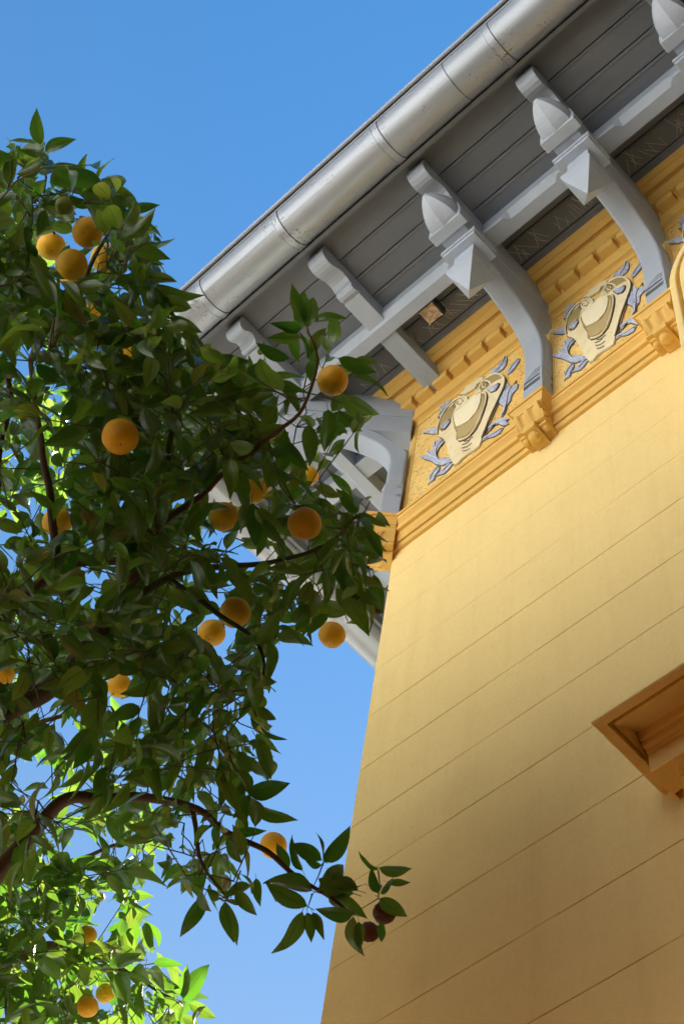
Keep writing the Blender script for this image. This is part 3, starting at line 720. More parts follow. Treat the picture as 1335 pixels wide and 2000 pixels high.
# ------------------------------------------------------------------ floodlight fixed under the eave (its own thing)
fl = bpy.data.objects.new('floodlight', None); C.objects.link(fl); fl.location = (-2.012, 1.69, 6.50)
tag(fl, 'small black floodlight with square glass fixed to the dark soffit between two brackets', 'floodlight')
mb = MB(); mb.box(-0.045, 0.045, -0.055, 0.045, -0.075, -0.02); link('housing', mb.mesh(), BLACKM, fl, bevel=0.006)
mb = MB(); mb.box(-0.04, 0.04, -0.035, 0.035, -0.0195, 0.0); link('mount', mb.mesh(), PLATE, fl)
mb = MB(); mb.box(-0.036, 0.036, -0.094, -0.062, -0.055, -0.045); link('side_plate', mb.mesh(), PLATE, fl, bevel=0.002)
mb = MB(); mb.box(-0.037, 0.037, -0.036, 0.036, -0.084, -0.0755)
gl, t, p = mat_new('amber_lamp_glass'); tcl = coords(t)
c = mix(t, ramp(t, noise_n(t, 40, 3, 0.6), [(0.35, 0), (0.65, 1)]), (0.30, 0.20, 0.12), (0.62, 0.45, 0.30)); t.links.new(c, p.inputs['Base Color']); p.inputs['Roughness'].default_value = 0.15
link('glass', mb.mesh(), gl, fl, bevel=0.003)
mb = MB(); mb.sphere((0.0, 0.0, -0.0845), 0.014, sz=0.3, nu=12, nv=6); link('bulb', mb.mesh(True), gl, fl)
for sx in (-1, 1):
    for sy in (-1, 1):
        mb = MB(); mb.sphere((sx*0.034, sy*0.033, -0.086), 0.0045, nu=8, nv=5); link('screw', mb.mesh(True), WIRE, fl)

# ------------------------------------------------------------------ unseen house added behind the camera to bounce sunlight onto the facade
WHITE = painted('white_stucco', (0.80, 0.79, 0.76), 0.8, 0.06, 60, 0.4, 0.2)
nb = bpy.data.objects.new('unseen_bounce_house', None); C.objects.link(nb); nb.location = (-3, -9, GZ)
tag(nb, 'unseen white house with rows of dark windows, added to bounce sunlight', 'house')
mb = MB(); mb.box(-14, 14, -8, 0, 0.0, 11.5); link('wall', mb.mesh(), WHITE, nb)
mb = MB(); mb.add([(-14.6, 0.6, 11.5), (14.6, 0.6, 11.5), (14.6, -8.6, 11.5), (-14.6, -8.6, 11.5), (-11, -4, 13.4), (11, -4, 13.4)], [(0, 1, 5, 4), (1, 2, 5), (2, 3, 4, 5), (3, 0, 4), (3, 2, 1, 0)]); link('roof', mb.mesh(), TILE, nb)
for zf in (1.0, 4.6, 8.2):
    for k in range(9):
        mb = MB(); x0 = -12.6 + 3.0*k; mb.box(x0, x0+1.1, 0.0, 0.04, zf, zf+1.9); wn = link('window', mb.mesh(), WOOD, nb)
        mb = MB(); mb.box(x0+0.1, x0+1.0, 0.041, 0.05, zf+0.1, zf+1.8); link('pane', mb.mesh(), gm_, wn)
# unseen dark wing added on the right to cut light from that side
mb = MB(); mb.box(XR+0.001, XR+4, -5.0, YB, GZ, 9.0); part('added_wing_wall', mb, painted('dark_wing_absorber', (0.10, 0.055, 0.028), 0.7, 0.2, 60, 0.5, 0.3))
# unseen pale house added far to the left to bounce sunlight
nc = bpy.data.objects.new('unseen_bounce_house', None); C.objects.link(nc); nc.location = (-15, -4, GZ)
tag(nc, 'unseen pale plastered house added far to the left to bounce sunlight', 'house')
mb = MB(); mb.box(-7, 0, -7, 6, 0.0, 9.5); link('wall', mb.mesh(), WHITE, nc)
mb = MB(); mb.add([(-7.5, -7.5, 9.5), (0.5, -7.5, 9.5), (0.5, 6.5, 9.5), (-7.5, 6.5, 9.5), (-3.5, -3, 11.5), (-3.5, 2, 11.5)], [(0, 1, 4), (1, 2, 5, 4), (2, 3, 5), (3, 0, 4, 5), (3, 2, 1, 0)]); link('roof', mb.mesh(), TILE, nc)
# unseen ochre brown wall added behind the camera to block low light
RUST = painted('ochre_brown_plaster', (0.20, 0.085, 0.02), 0.8, 0.15, 60, 0.5, 0.2)
gw = bpy.data.objects.new('light_blocking_wall', None); C.objects.link(gw); gw.location = (-3, -0.7, GZ)
tag(gw, 'unseen dark ochre brown wall with a coping, added behind the camera to block low light', 'wall')
mb = MB(); mb.box(-4.0, 3.44, -0.3, 0, 0.0, WALL_H); link('plaster', mb.mesh(), RUST, gw)
mb = MB(); mb.box(-4.06, 3.44, -0.36, 0.06, WALL_H+0.001, WALL_H+0.08); link('coping', mb.mesh(), RUST, gw, bevel=0.01)
gw = bpy.data.objects.new('light_blocking_wall', None); C.objects.link(gw); gw.location = (-7, 2, GZ)  # second unseen wall, added to block low light from the left
tag(gw, 'unseen dark ochre brown wall beyond the orange tree, added to block low light', 'wall')
mb = MB(); mb.box(-0.3, 0, -2.69, 6, 0.0, WALL_H-0.5); link('plaster', mb.mesh(), RUST, gw)
mb = MB(); mb.box(-0.36, 0.06, -2.63, 6.06, WALL_H-0.499, WALL_H-0.42); link('coping', mb.mesh(), RUST, gw, bevel=0.01)
PAV = painted('added_terracotta_paving', (0.12, 0.045, 0.012), 0.85, 0.2, 40, 0.5, 0.2)
mb = MB(); mb.box(-7.0, XR, -0.7, YF, GZ-0.1, GZ+0.004); tag(link('added_paving', mb.mesh(), PAV), kind='structure')  # unseen floor added to darken and warm the light from below
# ------------------------------------------------------------------ the bitter orange tree
def V3(a): return Vector(tuple(float(x) for x in a))
tree = bpy.data.objects.new('orange_tree', None); C.objects.link(tree)
TB = Vector((-3.55, 0.75, GZ)); tree.location = TB
tag(tree, 'leafy bitter orange tree hung with ripe fruit in front of the yellow house corner', 'tree')
def tpart(name, me, mat, loc=None, **k):
    o = link(name, me, mat, tree, **k)
    o.location = (loc - TB) if loc is not None else -TB
    return o
# skeleton: trunk and limbs as world polylines with radii
crotch = Vector((-3.42, 0.80, 1.15))
SK = []                                                     # (points, radii)
def limb(pts, r0, r1, n=5, ex=0.8):
    pts = [tuple(p) for p in pts]; cc = [Vector(p) for p in curve(pts, n)]
    for i in range(1, len(cc)-1):
        cc[i] = cc[i] + Vector([noise.noise(cc[i]*7 + Vector((k*9, 0, 0))) for k in range(3)]) * 0.02
    rr = [r0 + (r1-r0)*(i/(len(cc)-1))**ex for i in range(len(cc))]
    SK.append((cc, rr)); return cc
limb([TB + Vector((0, 0, -0.1)), TB + Vector((0.03, 0.02, 0.9)), TB + Vector((0.06, 0.03, 1.9)), crotch], 0.105, 0.075)
A = limb([crotch, at(-330, 1560, 3.75), at(-110, 1450, 3.8), at(0, 1392, 3.8), at(90, 1335, 3.8), at(170, 1268, 3.78), at(222, 1200, 3.8), at(262, 1120, 3.75), at(300, 1010, 3.7), at(330, 880, 3.65)], 0.046, 0.007)
B_ = limb([crotch, at(-300, 1960, 3.7), at(-70, 1775, 3.75), at(0, 1700, 3.75), at(65, 1630, 3.75), at(135, 1560, 3.75), at(190, 1549, 3.75), at(290, 1553, 3.72), at(370, 1575, 3.65), at(440, 1620, 3.55), at(530, 1680, 3.45), at(620, 1738, 3.42), at(690, 1785, 3.4)], 0.040, 0.003, 5, 0.42)
C1 = limb([A[12], at(-20, 1250, 3.8), at(60, 1170, 3.8), at(105, 1110, 3.8), at(106, 1000, 3.8), at(70, 860, 3.9), at(66, 700, 4.1), at(112, 560, 4.6), at(92, 400, 4.3), at(80, 290, 4.02)], 0.018, 0.002)
C2 = limb([at(-60, 1100, 4.1), at(-10, 950, 4.1), at(20, 760, 4.1), at(10, 560, 4.1), at(-5, 400, 4.1)], 0.014, 0.003)
D1 = limb([at(105, 1110, 3.8), at(180, 1100, 3.75), at(260, 1080, 3.7), at(330, 1020, 3.65), at(430, 930, 3.6), at(520, 860, 3.55), at(590, 820, 3.5), at(625, 720, 3.5), at(600, 640, 3.5)], 0.013, 0.002)
D2 = limb([at(222, 1200, 3.8), at(330, 1130, 3.75), at(450, 1105, 3.7), at(560, 1090, 3.65), at(650, 1060, 3.6), at(700, 1010, 3.6)], 0.012, 0.002)
D3 = limb([at(66, 700, 4.1), at(110, 620, 4.0), at(170, 530, 3.95), at(220, 460, 3.95), at(250, 400, 3.95), at(190, 355, 3.95)], 0.009, 0.002)
D4 = limb([at(330, 1130, 3.75), at(400, 1180, 3.7), at(470, 1230, 3.65), at(520, 1300, 3.6), at(500, 1400, 3.6)], 0.009, 0.002)
D5 = limb([at(300, 1010, 3.7), at(330, 850, 3.65), at(340, 720, 3.7), at(390, 690, 3.7)], 0.009, 0.002)
E1 = limb([crotch, at(-420, 2150, 4.3), at(-150, 1980, 4.8), at(0, 1900, 5.0), at(80, 1850, 5.0), at(150, 1860, 5.0), at(240, 1890, 4.9), at(350, 1960, 4.85)], 0.035, 0.003)
E2 = limb([at(-150, 1980, 4.8), at(0, 1760, 5.0), at(90, 1700, 5.1), at(200, 1660, 5.1), at(300, 1640, 5.1)], 0.018, 0.003)
E3 = limb([at(-150, 1980, 4.8), at(-60, 1600, 5.2), at(40, 1440, 5.2), at(150, 1380, 5.2), at(260, 1300, 5.2)], 0.018, 0.003)
E4 = limb([at(-150, 1980, 4.8), at(-420, 1500, 5.7), at(-260, 1120, 6.5), at(-60, 900, 7.0), at(20, 740, 7.1), at(70, 560, 7.1)], 0.024, 0.004)
F1 = limb([at(370, 1575, 3.65), at(400, 1680, 3.6), at(440, 1760, 3.6)], 0.007, 0.002)
tr_mb = MB(); tr_mb.tube(SK[0][0], SK[0][1], 14); tpart('trunk', tr_mb.mesh(True), BARK)
for cc, rr in SK[1:]:
    mb = MB(); mb.tube(cc, rr, 10 if rr[0] > 0.02 else 7); tpart('branch', mb.mesh(True), BARK if rr[0] > 0.012 else TWIG)

# fruit: picture place, apparent radius in the photograph, kind, how hidden
FR = [(100,481,27,0,0),(172,454,30,0,1),(141,517,30,0,0),(205,505,28,0,2),(146,545,26,0,3),(186,600,26,0,2),(252,688,26,0,2),(235,853,36,0,0),(649,743,30.5,0,0),(595,1023,33,0,0),
      (497,955,29,0,1),(438,1010,30,0,1),(112,1020,29,0,1),(459,1196,31,0,0),(414,1236,27,0,0),(648,1240,27,0,0),(8,1318,20,0,1),(234,1339,24,0,1),(534,1651,26,0,0),
      (170,1827,19,0,1),(206,1940,18,0,0),(172,1966,20,0,0),(196,1752,9,0,1),(125,402,17,2,2),(750,1782,22,1,0),(720,1820,19,1,0),(738,1190,10,1,1),(602,930,20,0,3)]
sph = MB(); sph.sphere((0, 0, 0), 1.0, nu=40, nv=26)
fv = np.array(sph.v)
def fruit_mesh(seed, rough):
    v = []
    for p in fv:
        q = Vector(p); k = 1 + 0.05*noise.noise(q*1.1 + Vector((seed, 0, 0))) + rough*noise.noise(q*5 + Vector((seed, 3, 0)))
        dz = math.exp(-((1+q.z)/0.018)) * 0.05; k -= dz + math.exp(-((1-q.z)/0.03))*0.07
        v.append((q.x*k, q.y*k, q.z*k*0.965))
    return mesh(v, sph.f, True)
fms = [fruit_mesh(s*7.1, 0.004) for s in range(4)] + [fruit_mesh(50, 0.13)]
eye = MB(); eye.sphere((0, 0, -0.945), 0.045, sz=0.35, nu=8, nv=5); eye_me = eye.mesh(True)
FRP = []
for i, (u, v, r, kind, hid) in enumerate(FR):
    R = 0.0375 if r >= 25 else (0.034 if r > 21 else 0.029)
    if kind == 1: R = 0.024 if r > 16 else 0.013
    if kind == 2: R = 0.02
    if r < 12 and kind == 0: R = 0.014
    d = FPX*R/r
    if r <= 20 and kind == 0: d = min(d, 5.15); R = r*d/FPX
    p = at(u, v, d); FRP.append((u, v, r, d, hid, p))
    ax = Vector((random.uniform(-.35, .35), random.uniform(-.35, .35), 1)).normalized()
    o = tpart('orange' if kind == 0 else 'withered_fruit' if kind == 1 else 'unripe_fruit', fms[4 if kind == 1 else i % 4], None, p)
    o.data = o.data if o.data.materials else o.data
    if not o.data.materials: o.data.materials.append(ORANGE)
    for s_ in o.material_slots: s_.link = 'OBJECT'; s_.material = (ORANGE, BROWNF, GREENF)[kind]
    o.scale = (R, R, R); o.rotation_euler = ax.to_track_quat('Z', 'Y').to_euler()
    if kind == 1: o['label'] = 'small dark brown withered fruit'
    if kind == 2: o['label'] = 'small greenish unripe fruit'
    if r > 17: e = link('blossom_scar', eye_me, BARK, o)

# leaf meshes: 10 variants, unit length along +Y, normal +Z
def leaf_mesh(seed):
    rs = random.Random(seed); L = 9; W = 4
    wid = rs.uniform(0.170, 0.225); bend = rs.uniform(0.15, 0.95); fold = rs.uniform(0.15, 0.65); tw = rs.uniform(-0.6, 0.6); wave = rs.uniform(0.005, 0.03); ph = rs.uniform(0, 6)
    v = []; uv = []; f = []; side = rs.uniform(-0.06, 0.06)
    for i in range(L+1):
        t = i/L; wd = wid * (math.sin(math.pi*min(1, t**0.80))**0.85) * (1 - 0.25*t) * 1.12 if 0 < i < L else 0.004
        if t > 0.8: wd *= 0.9
        a = bend*t; y = math.sin(a)/max(bend, 1e-3); z = -(1-math.cos(a))/max(bend, 1e-3)
        for j in range(W+1):
            s = (j/W*2-1); x = s*wd*math.cos(fold*0.8); h = abs(s)*wd*math.sin(fold) + wave*math.sin(9*t+ph+ (2 if s > 0 else 0))*abs(s)
            an = tw*t; xx = x*math.cos(an) - h*math.sin(an); hh = x*math.sin(an) + h*math.cos(an)
            v.append((xx + side*math.sin(math.pi*t), y, z + hh)); uv.append((j/W, t))
    for i in range(L):
        for j in range(W): k = i*(W+1)+j; f.append((k, k+1, k+W+2, k+W+1))
    # petiole
    n = len(v); v += [(-0.008, -0.16, -0.02), (0.008, -0.16, -0.02), (0.008, 0.01, 0), (-0.008, 0.01, 0)]; uv += [(0.49, 0), (0.51, 0), (0.51, 0.02), (0.49, 0.02)]
    f.append((n, n+1, n+2, n+3))
    return np.array(v), f, uv
LV = [leaf_mesh(s) for s in range(12)]
def make_leaf_data(v, f, uv, tints):
    me = bpy.data.meshes.new('leaf'); nv = len(v)
    fa = np.array([len(q) for q in f]) if isinstance(f, list) else np.full(len(f), 4)
    fl_ = np.array([i for q in f for i in q]) if isinstance(f, list) else f.ravel()
    me.vertices.add(nv); me.vertices.foreach_set('co', np.asarray(v, dtype=np.float32).ravel())
    me.loops.add(len(fl_)); me.loops.foreach_set('vertex_index', fl_.astype(np.int32))
    me.polygons.add(len(fa)); st = np.concatenate([[0], np.cumsum(fa)[:-1]]).astype(np.int32)
    me.polygons.foreach_set('loop_start', st); me.polygons.foreach_set('use_smooth', [True]*len(fa))
    me.update(calc_edges=True)
    ul = me.uv_layers.new(name='UVMap'); ul.data.foreach_set('uv', np.asarray(uv, dtype=np.float32)[fl_].ravel())
    at_ = me.attributes.new('tint', 'FLOAT', 'POINT'); at_.data.foreach_set('value', np.asarray(tints, dtype=np.float32))
    me.validate(); return me

def inside(poly, x, y):
    c = False; n = len(poly); j = n-1
    for i in range(n):
        xi, yi = poly[i]; xj, yj = poly[j]
        if (yi > y) != (yj > y) and x < (xj-xi)*(y-yi)/(yj-yi)+xi: c = not c
        j = i
    return c
def edge_d(poly, x, y):
    m = 1e9; n = len(poly)
    for i in range(n):
        ax, ay = poly[i]; bx, by = poly[(i+1) % n]; dx, dy = bx-ax, by-ay
        t = max(0, min(1, ((x-ax)*dx+(y-ay)*dy)/(dx*dx+dy*dy+1e-9))); m = min(m, math.hypot(x-ax-dx*t, y-ay-dy*t))
    return m
NEAR = [(-140,330),(0,310),(45,285),(95,300),(120,340),(185,345),(240,385),(285,420),(300,480),(318,540),(335,600),(350,650),(400,690),(450,715),(500,720),(540,700),(570,650),(575,590),(600,575),(640,610),(660,660),(700,720),(712,780),(690,830),(670,880),(640,910),(640,960),(700,975),(725,1010),(740,1060),(728,1110),(735,1170),(715,1215),(670,1225),(610,1235),(560,1215),(525,1240),(500,1290),(520,1340),(520,1400),(505,1460),(515,1520),(480,1590),(440,1620),(470,1680),(495,1740),(470,1780),(420,1770),(380,1740),(320,1700),(280,1620),(200,1600),(120,1640),(40,1700),(-140,1800)]
FARP = [(-140,1180),(160,1000),(420,960),(480,1050),(440,1130),(300,1250),(300,1450),(330,1560),(300,1700),(300,1760),(230,1800),(280,1850),(300,1900),(370,1940),(385,2000),(380,2080),(-140,2120)]
UPFAR = [(-140,380),(0,400),(110,480),(160,640),(200,760),(170,900),(60,1000),(-140,1050)]
# glimpses of sky through the crown (centre x, y, radii)
HOLES = [(488,1085,22,18),(268,1378,16,16),(60,1500,34,20),(90,1375,22,26),(245,1505,14,14),(178,1140,16,24),(182,1172,12,14),(560,705,8,8),(150,830,10,9),(60,710,12,16),(290,1545,28,7),(395,1600,8,8),(25,1545,18,10),(130,1420,20,20),(110,760,9,12),(230,560,9,9),(340,985,7,8),(200,1800,12,8),(20,1090,9,14),(150,1560,8,8),(325,1350,9,14),(435,1150,6,6)]
leaves = []                                                 # (matrix 3x3 columns x,y,z ; base ; length ; variant ; tint)
def add_leaf(base, direc, nrm, length, tint=None, var=None, force=False):
    base = V3(base); y = Vector(direc).normalized(); z = (Vector(nrm) - y*Vector(nrm).dot(y))
    if z.length < 1e-5: z = y.orthogonal()
    z.normalize(); x = y.cross(z)
    mid = base + y*length*0.5
    u, v, dd = proj(mid)
    if not force:
        for (fu, fv_, fr, fd, hid, fp) in FRP:
            if dd < fd + 0.02:
                tipu, tipv, _ = proj(base + y*length); bu, bv, _ = proj(base)
                for (a, b2) in ((u, v), (tipu, tipv), (bu, bv), ((u+tipu)/2, (v+tipv)/2), ((u+bu)/2, (v+bv)/2)):
                    k = fr*(1.22, 0.80, 0.55, 0.38)[hid]
                    if (a-fu)**2 + (b2-fv_)**2 < k*k: return False
        for (hx, hy, a, b2) in HOLES:
            for (p_, q_) in ((u, v),):
                if ((p_-hx)/(a+10))**2 + ((q_-hy)/(b2+10))**2 < 1: return False
    leaves.append((x, y, z, base, length, random.randrange(12) if var is None else var, random.random() if tint is None else tint)); return True
twigs = []
skpts = [(p, r) for cc, rr in SK[1:] for p, r in zip(cc, rr)]
skarr = np.array([tuple(p) for p, r in skpts]); nodes = [tuple(p) for p, r in skpts]
def spray(u, v, d, nl, spread=1.0, llen=0.088, poly=None, slack=24, outward=None):
    base = at(u, v, d)
    A_ = np.array(nodes); dist = np.linalg.norm(A_ - np.array(base), axis=1); k = int(dist.argmin()); near = Vector(nodes[k])
    grow = (base - near); grow = grow.normalized() if grow.length > 1e-3 else Vector((0, 0, 1))
    dr = (grow*0.7 + Vector((random.gauss(0, .5), random.gauss(0, .5), random.gauss(0.15, .5)))).normalized()
    if outward is not None: dr = (dr*0.4 + outward).normalized()
    TL = random.uniform(0.10, 0.20)*spread
    pts = [near, near.lerp(base, 0.5) + Vector((random.gauss(0, .015), random.gauss(0, .015), random.gauss(-.01, .015))), base, base + dr*TL*0.55 , base + dr*TL + Vector((0, 0, -0.012))]
    added = 0; tmax = 0.0
    side = dr.orthogonal().normalized(); q = dr.cross(side)
    ang = random.uniform(0, 6.28)
    for i in range(nl):
        t = 0.15 + 0.85*(i/(nl-1) if nl > 1 else 1); bp = base + dr*TL*t
        ang += 2.4; rad = side*math.cos(ang) + q*math.sin(ang)
        sp = 1.05 - 0.65*t + random.gauss(0, .12)
        ld = (dr*math.cos(sp) + rad*math.sin(sp) + Vector((0, 0, -0.38 + random.gauss(0, .22)))).normalized()
        ln = llen*random.uniform(0.72, 1.18)
        if poly is not None:
            tip = bp + ld*ln; tu, tv, _ = proj(tip)
            if not inside(poly, tu, tv) and edge_d(poly, tu, tv) > slack: continue
        nn = Vector((random.gauss(0, .6), random.gauss(0, .6), 1)) + rad*0.3
        if add_leaf(bp + ld*0.012, ld, nn, ln): added += 1; tmax = t
    if added:
        tip = base + dr*TL*tmax; pts = pts[:3] + [base.lerp(tip, 0.5), tip]
        twigs.append((pts, 0.0020)); nodes.append(tuple(base))
random.seed(11)
SEEDS = []
def fill(poly, n, d0, d1, nl, llen, slack, holes=True):
    xs = [p[0] for p in poly]; ys = [p[1] for p in poly]; c = 0; it = 0
    while c < n and it < n*40:
        it += 1; u = random.uniform(min(xs), max(xs)); v = random.uniform(min(ys), max(ys))
        if not inside(poly, u, v) or edge_d(poly, u, v) < 14: continue
        if holes and any(((u-hx)/(a+26))**2 + ((v-hy)/(b2+26))**2 < 1 for hx, hy, a, b2 in HOLES): continue
        dq = random.uniform(d0, d1)
        if poly is NEAR and ((u < 190 and 640 < v < 1180 and random.random() < 0.5) or (u < 330 and v > 1380 and random.random() < 0.35) or (u > 470 and v < 960 and random.random() < 0.35)): continue
        if any(h <= 1 and dq < fd + .03 and math.hypot(u-fu, v-fv2) < fr*1.7 for (fu, fv2, fr, fd, h, fp) in FRP): continue
        c += 1; SEEDS.append((u, v, dq, nl + random.randrange(-1, 3), llen, poly, slack))
fill([(30,330),(95,330),(190,360),(240,400),(285,440),(300,500),(320,600),(340,660),(120,700),(0,600),(0,400)], 46, 3.7, 4.1, 6, 0.085, 26)
fill(NEAR, 255, 3.35, 3.75, 6, 0.088, 26)
fill(NEAR, 310, 3.75, 4.35, 6, 0.086, 18)
fill([(-700,600),(-420,250),(-140,330),(-130,1700),(-450,2050),(-760,1500)], 230, 3.5, 5.3, 6, 0.09, 30, False)
fill(FARP, 210, 4.6, 5.5, 6, 0.095, 26)
fill(UPFAR, 120, 6.8, 7.5, 6, 0.11, 30)
fill([(-140,1640),(120,1640),(300,1720),(235,1800),(290,1860),(370,1945),(385,2010),(-140,2100)], 70, 4.5, 5.2, 6, 0.105, 22)
SP = np.array([tuple(at(q[0], q[1], q[2])) for q in SEEDS]); NA = np.array(nodes)
dmin = np.min(np.linalg.norm(SP[:, None, :] - NA[None, :, :], axis=2), axis=1); used = np.zeros(len(SEEDS), bool)
for _ in range(len(SEEDS)):
    k = int(np.where(used, 1e9, dmin).argmin()); used[k] = True; q = SEEDS[k]
    nodes_before = len(nodes)
    spray(q[0], q[1], q[2], q[3], 1.0, q[4], q[5], q[6])
    if len(nodes) > nodes_before: dmin = np.minimum(dmin, np.linalg.norm(SP - SP[k], axis=1))
# leaves set by hand where the outline of the crown is clearest: (base, tip, distance)
HAND = [((80,283),(67,213),4.0),((88,299),(143,255),4.0),((72,282),(20,268),4.0),((40,285),(12,320),4.0),((95,330),(165,322),4.0),((160,350),(163,292),3.95),((190,358),(205,298),3.95),((198,350),(267,368),3.95),((175,372),(95,318),3.98),((192,362),(250,412),3.95),
 ((248,410),(312,405),3.9),((270,432),(334,448),3.9),((285,470),(346,488),3.9),((262,455),(240,395),3.9),((275,500),(322,520),3.85),((290,560),(400,582),3.75),((275,545),(300,500),3.8),((310,590),(392,600),3.7),((330,620),(405,645),3.65),((300,640),(358,672),3.6),
 ((595,628),(572,552),3.5),((600,640),(606,565),3.5),((612,628),(673,603),3.5),((590,640),(530,632),3.5),((588,660),(520,656),3.5),((608,690),(640,630),3.5),((600,700),(592,640),3.5),((565,700),(495,672),3.5),((540,730),(480,722),3.5),((660,700),(738,725),3.5),((690,735),(766,755),3.5),((695,700),(740,712),3.5),((670,770),(748,838),3.5),((640,800),(652,890),3.5),((660,800),(700,850),3.5),((600,830),(612,912),3.5),((560,860),(590,930),3.5),
 ((690,1010),(757,1018),3.6),((700,1000),(655,958),3.6),((705,1030),(752,1088),3.6),((670,1000),(680,1060),3.6),((655,1150),(730,1235),3.55),((660,1130),(745,1190),3.55),((600,1180),(560,1238),3.6),((640,1200),(600,1240),3.6),((520,1250),(548,1330),3.6),((500,1240),(455,1270),3.6),
 ((500,1380),(550,1415),3.55),((498,1330),(545,1332),3.55),((490,1400),(546,1460),3.55),((500,1440),(545,1525),3.55),((480,1545),(570,1553),3.5),((482,1560),(578,1614),3.5),((440,1650),(520,1612),3.5),((445,1640),(475,1690),3.5),((400,1750),(358,1840),3.5),((405,1740),(440,1760),3.5),((440,1760),(450,1848),3.5),((460,1740),(500,1790),3.5),((440,1770),(478,1845),3.5),((490,1730),(430,1740),3.5),((500,1715),(510,1770),3.5),((440,1760),(480,1760),3.5),
 ((560,1700),(550,1640),3.45),((590,1700),(560,1635),3.45),((628,1680),(560,1640),3.45),((630,1680),(634,1622),3.42),((632,1684),(696,1618),3.42),((628,1690),(590,1685),3.42),((560,1710),(530,1780),3.42),((610,1740),(512,1712),3.40),((600,1770),(515,1720),3.40),((590,1780),(540,1875),3.40),((600,1782),(610,1840),3.40),((610,1782),(632,1835),3.40),((620,1740),(700,1690),3.40),((700,1740),(610,1720),3.38),((690,1745),(600,1710),3.40),((640,1750),(715,1790),3.40),((690,1785),(620,1790),3.38),
 ((738,1698),(694,1670),3.42),((740,1695),(807,1702),3.42),((738,1745),(720,1695),3.4),((742,1745),(780,1715),3.4),((755,1722),(803,1732),3.4),((740,1755),(792,1797),3.4),((690,1790),(690,1885),3.38),((700,1800),(705,1860),3.38),((748,1800),(738,1845),3.38),((720,1730),(760,1745),3.42),((660,1720),(720,1750),3.4),((640,1700),(660,1730),3.41),
 ((355,1955),(424,1882),4.8),((358,1950),(360,1880),4.8),((350,1930),(308,1900),4.8),((368,1960),(428,1988),4.8),((350,1975),(300,1945),4.8),((355,1985),(400,2010),4.8),((300,1880),(358,1878),4.85),((290,1900),(328,1950),4.85),((285,1800),(300,1870),4.85),((310,1850),(290,1790),4.85),((250,1750),(295,1795),4.85),
 ((85,1805),(95,1700),4.6),((90,1810),(150,1850),4.6),((80,1850),(105,1920),4.6),((70,1960),(140,1985),4.5),((110,1870),(50,1950),4.6),((380,960),(455,900),3.5),((300,925),(320,850),3.5)]
for (b_, t_, d_) in HAND:
    pb = at(*b_, d_ + random.uniform(-.02, .02)); pt = at(*t_, d_ + random.uniform(-.035, .035)); dv = pt - pb
    view = Vector(ray(*b_)); nn = (-view*random.uniform(.5, 1.0)*random.choice((1, -1)) + Vector((random.gauss(0, .35), random.gauss(0, .35), random.gauss(0, .35))))
    L_ = dv.length
    add_leaf(pb, dv, nn, L_, tint=random.uniform(0.0, 0.6), force=True)
for pts_ in ([(632,1684,3.42),(622,1710,3.42),(610,1735,3.42)],[(738,1700,3.42),(741,1725,3.41),(738,1755,3.4),(705,1775,3.4)],[(440,1620,3.55),(405,1700,3.5),(395,1745,3.5)],[(610,1745,3.4),(600,1775,3.4)],[(690,1785,3.4),(720,1790,3.4),(750,1775,3.4)],[(240,1890,4.9),(300,1930,4.85),(360,1960,4.8)],[(470,1700,3.5),(450,1755,3.5)]):
    twigs.append(([at(*q) for q in pts_], 0.0018))
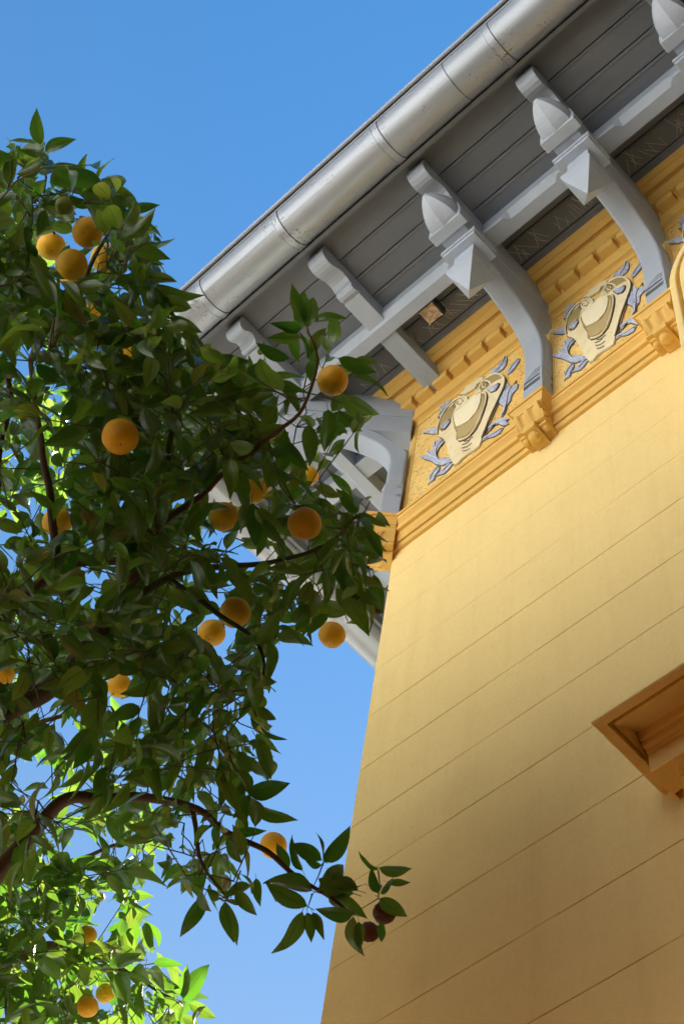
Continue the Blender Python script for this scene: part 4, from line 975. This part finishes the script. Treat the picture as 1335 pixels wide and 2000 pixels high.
# fruit stalks
for (u, v, r, d, hid, p) in FRP:
    R_ = r*d/FPX; top = p + Vector((0, 0, R_*0.93)); A_ = np.array(nodes); k = int(np.linalg.norm(A_ - np.array(top), axis=1).argmin()); e = Vector(nodes[k])
    if (e - top).length < 0.6: twigs.append(([e, e.lerp(top, 0.6) + Vector((0, 0, 0.03)), top + Vector((0, 0, 0.012)), top], 0.0019))
tw = MB()
def crosses(pts_):
    for a, b2 in zip(pts_[:-1], pts_[1:]):
        for k in range(9):
            q = Vector(a).lerp(Vector(b2), k/8); u, v, dd = proj(q)
            for (fu, fv2, fr, fd, h, fp) in FRP:
                if h <= 1 and dd < fd and math.hypot(u-fu, v-fv2) < fr*0.95: return True
    return False
for pts_, r in twigs:
    if crosses(pts_): continue
    r *= 0.8
    tw.tube([Vector(p) for p in pts_], [r*1.25] + [r]*(len(pts_)-2) + [r*0.6], 5, cap=False)
tag(tpart('twigs', tw.mesh(True), TWIG), kind='stuff')
# the 300 leaves that show largest become single parts, the rest one joined part
order = sorted(range(len(leaves)), key=lambda i: -(leaves[i][4]/leaves[i][3].length)*(1 if leaves[i][3].length < 3.62 else 0.5)*(0.35+abs(leaves[i][2].dot(leaves[i][3].normalized()))))
single = set(order[:300])
vm = {}
for i in order[:300]:
    x, y, z, base, L_, var, tint = leaves[i]; tq = round(tint*5)/5 if tint < .965 else 1.0
    key = (var, tq)
    if key not in vm:
        vv, ff, uu = LV[var]; vm[key] = make_leaf_data(vv, ff, uu, np.full(len(vv), tq)); vm[key].materials.append(LEAF)
    o = bpy.data.objects.new('leaf', vm[key]); C.objects.link(o); o.parent = tree
    m3 = Matrix((x, y, z)).transposed().to_4x4(); m3.translation = base - TB
    o.matrix_local = m3 @ Matrix.Scale(L_, 4)
Vs, Fs, Us, Ts = [], [], [], []; off = 0
for i, (x, y, z, base, L_, var, tint) in enumerate(leaves):
    if i in single: continue
    vv, ff, uu = LV[var]; m3 = np.array([tuple(x), tuple(y), tuple(z)])
    Vs.append(vv @ m3 * L_ + np.array(base - TB)); Fs.append(np.array(ff) + off); Us.append(np.array(uu)); Ts.append(np.full(len(vv), tint)); off += len(vv)
fol = bpy.data.objects.new('foliage', make_leaf_data(np.concatenate(Vs), np.concatenate(Fs), np.concatenate(Us), np.concatenate(Ts)))
C.objects.link(fol); fol.data.materials.append(LEAF); fol.parent = tree; fol['kind'] = 'stuff'
print('leaves', len(leaves), 'twigs', len(twigs))
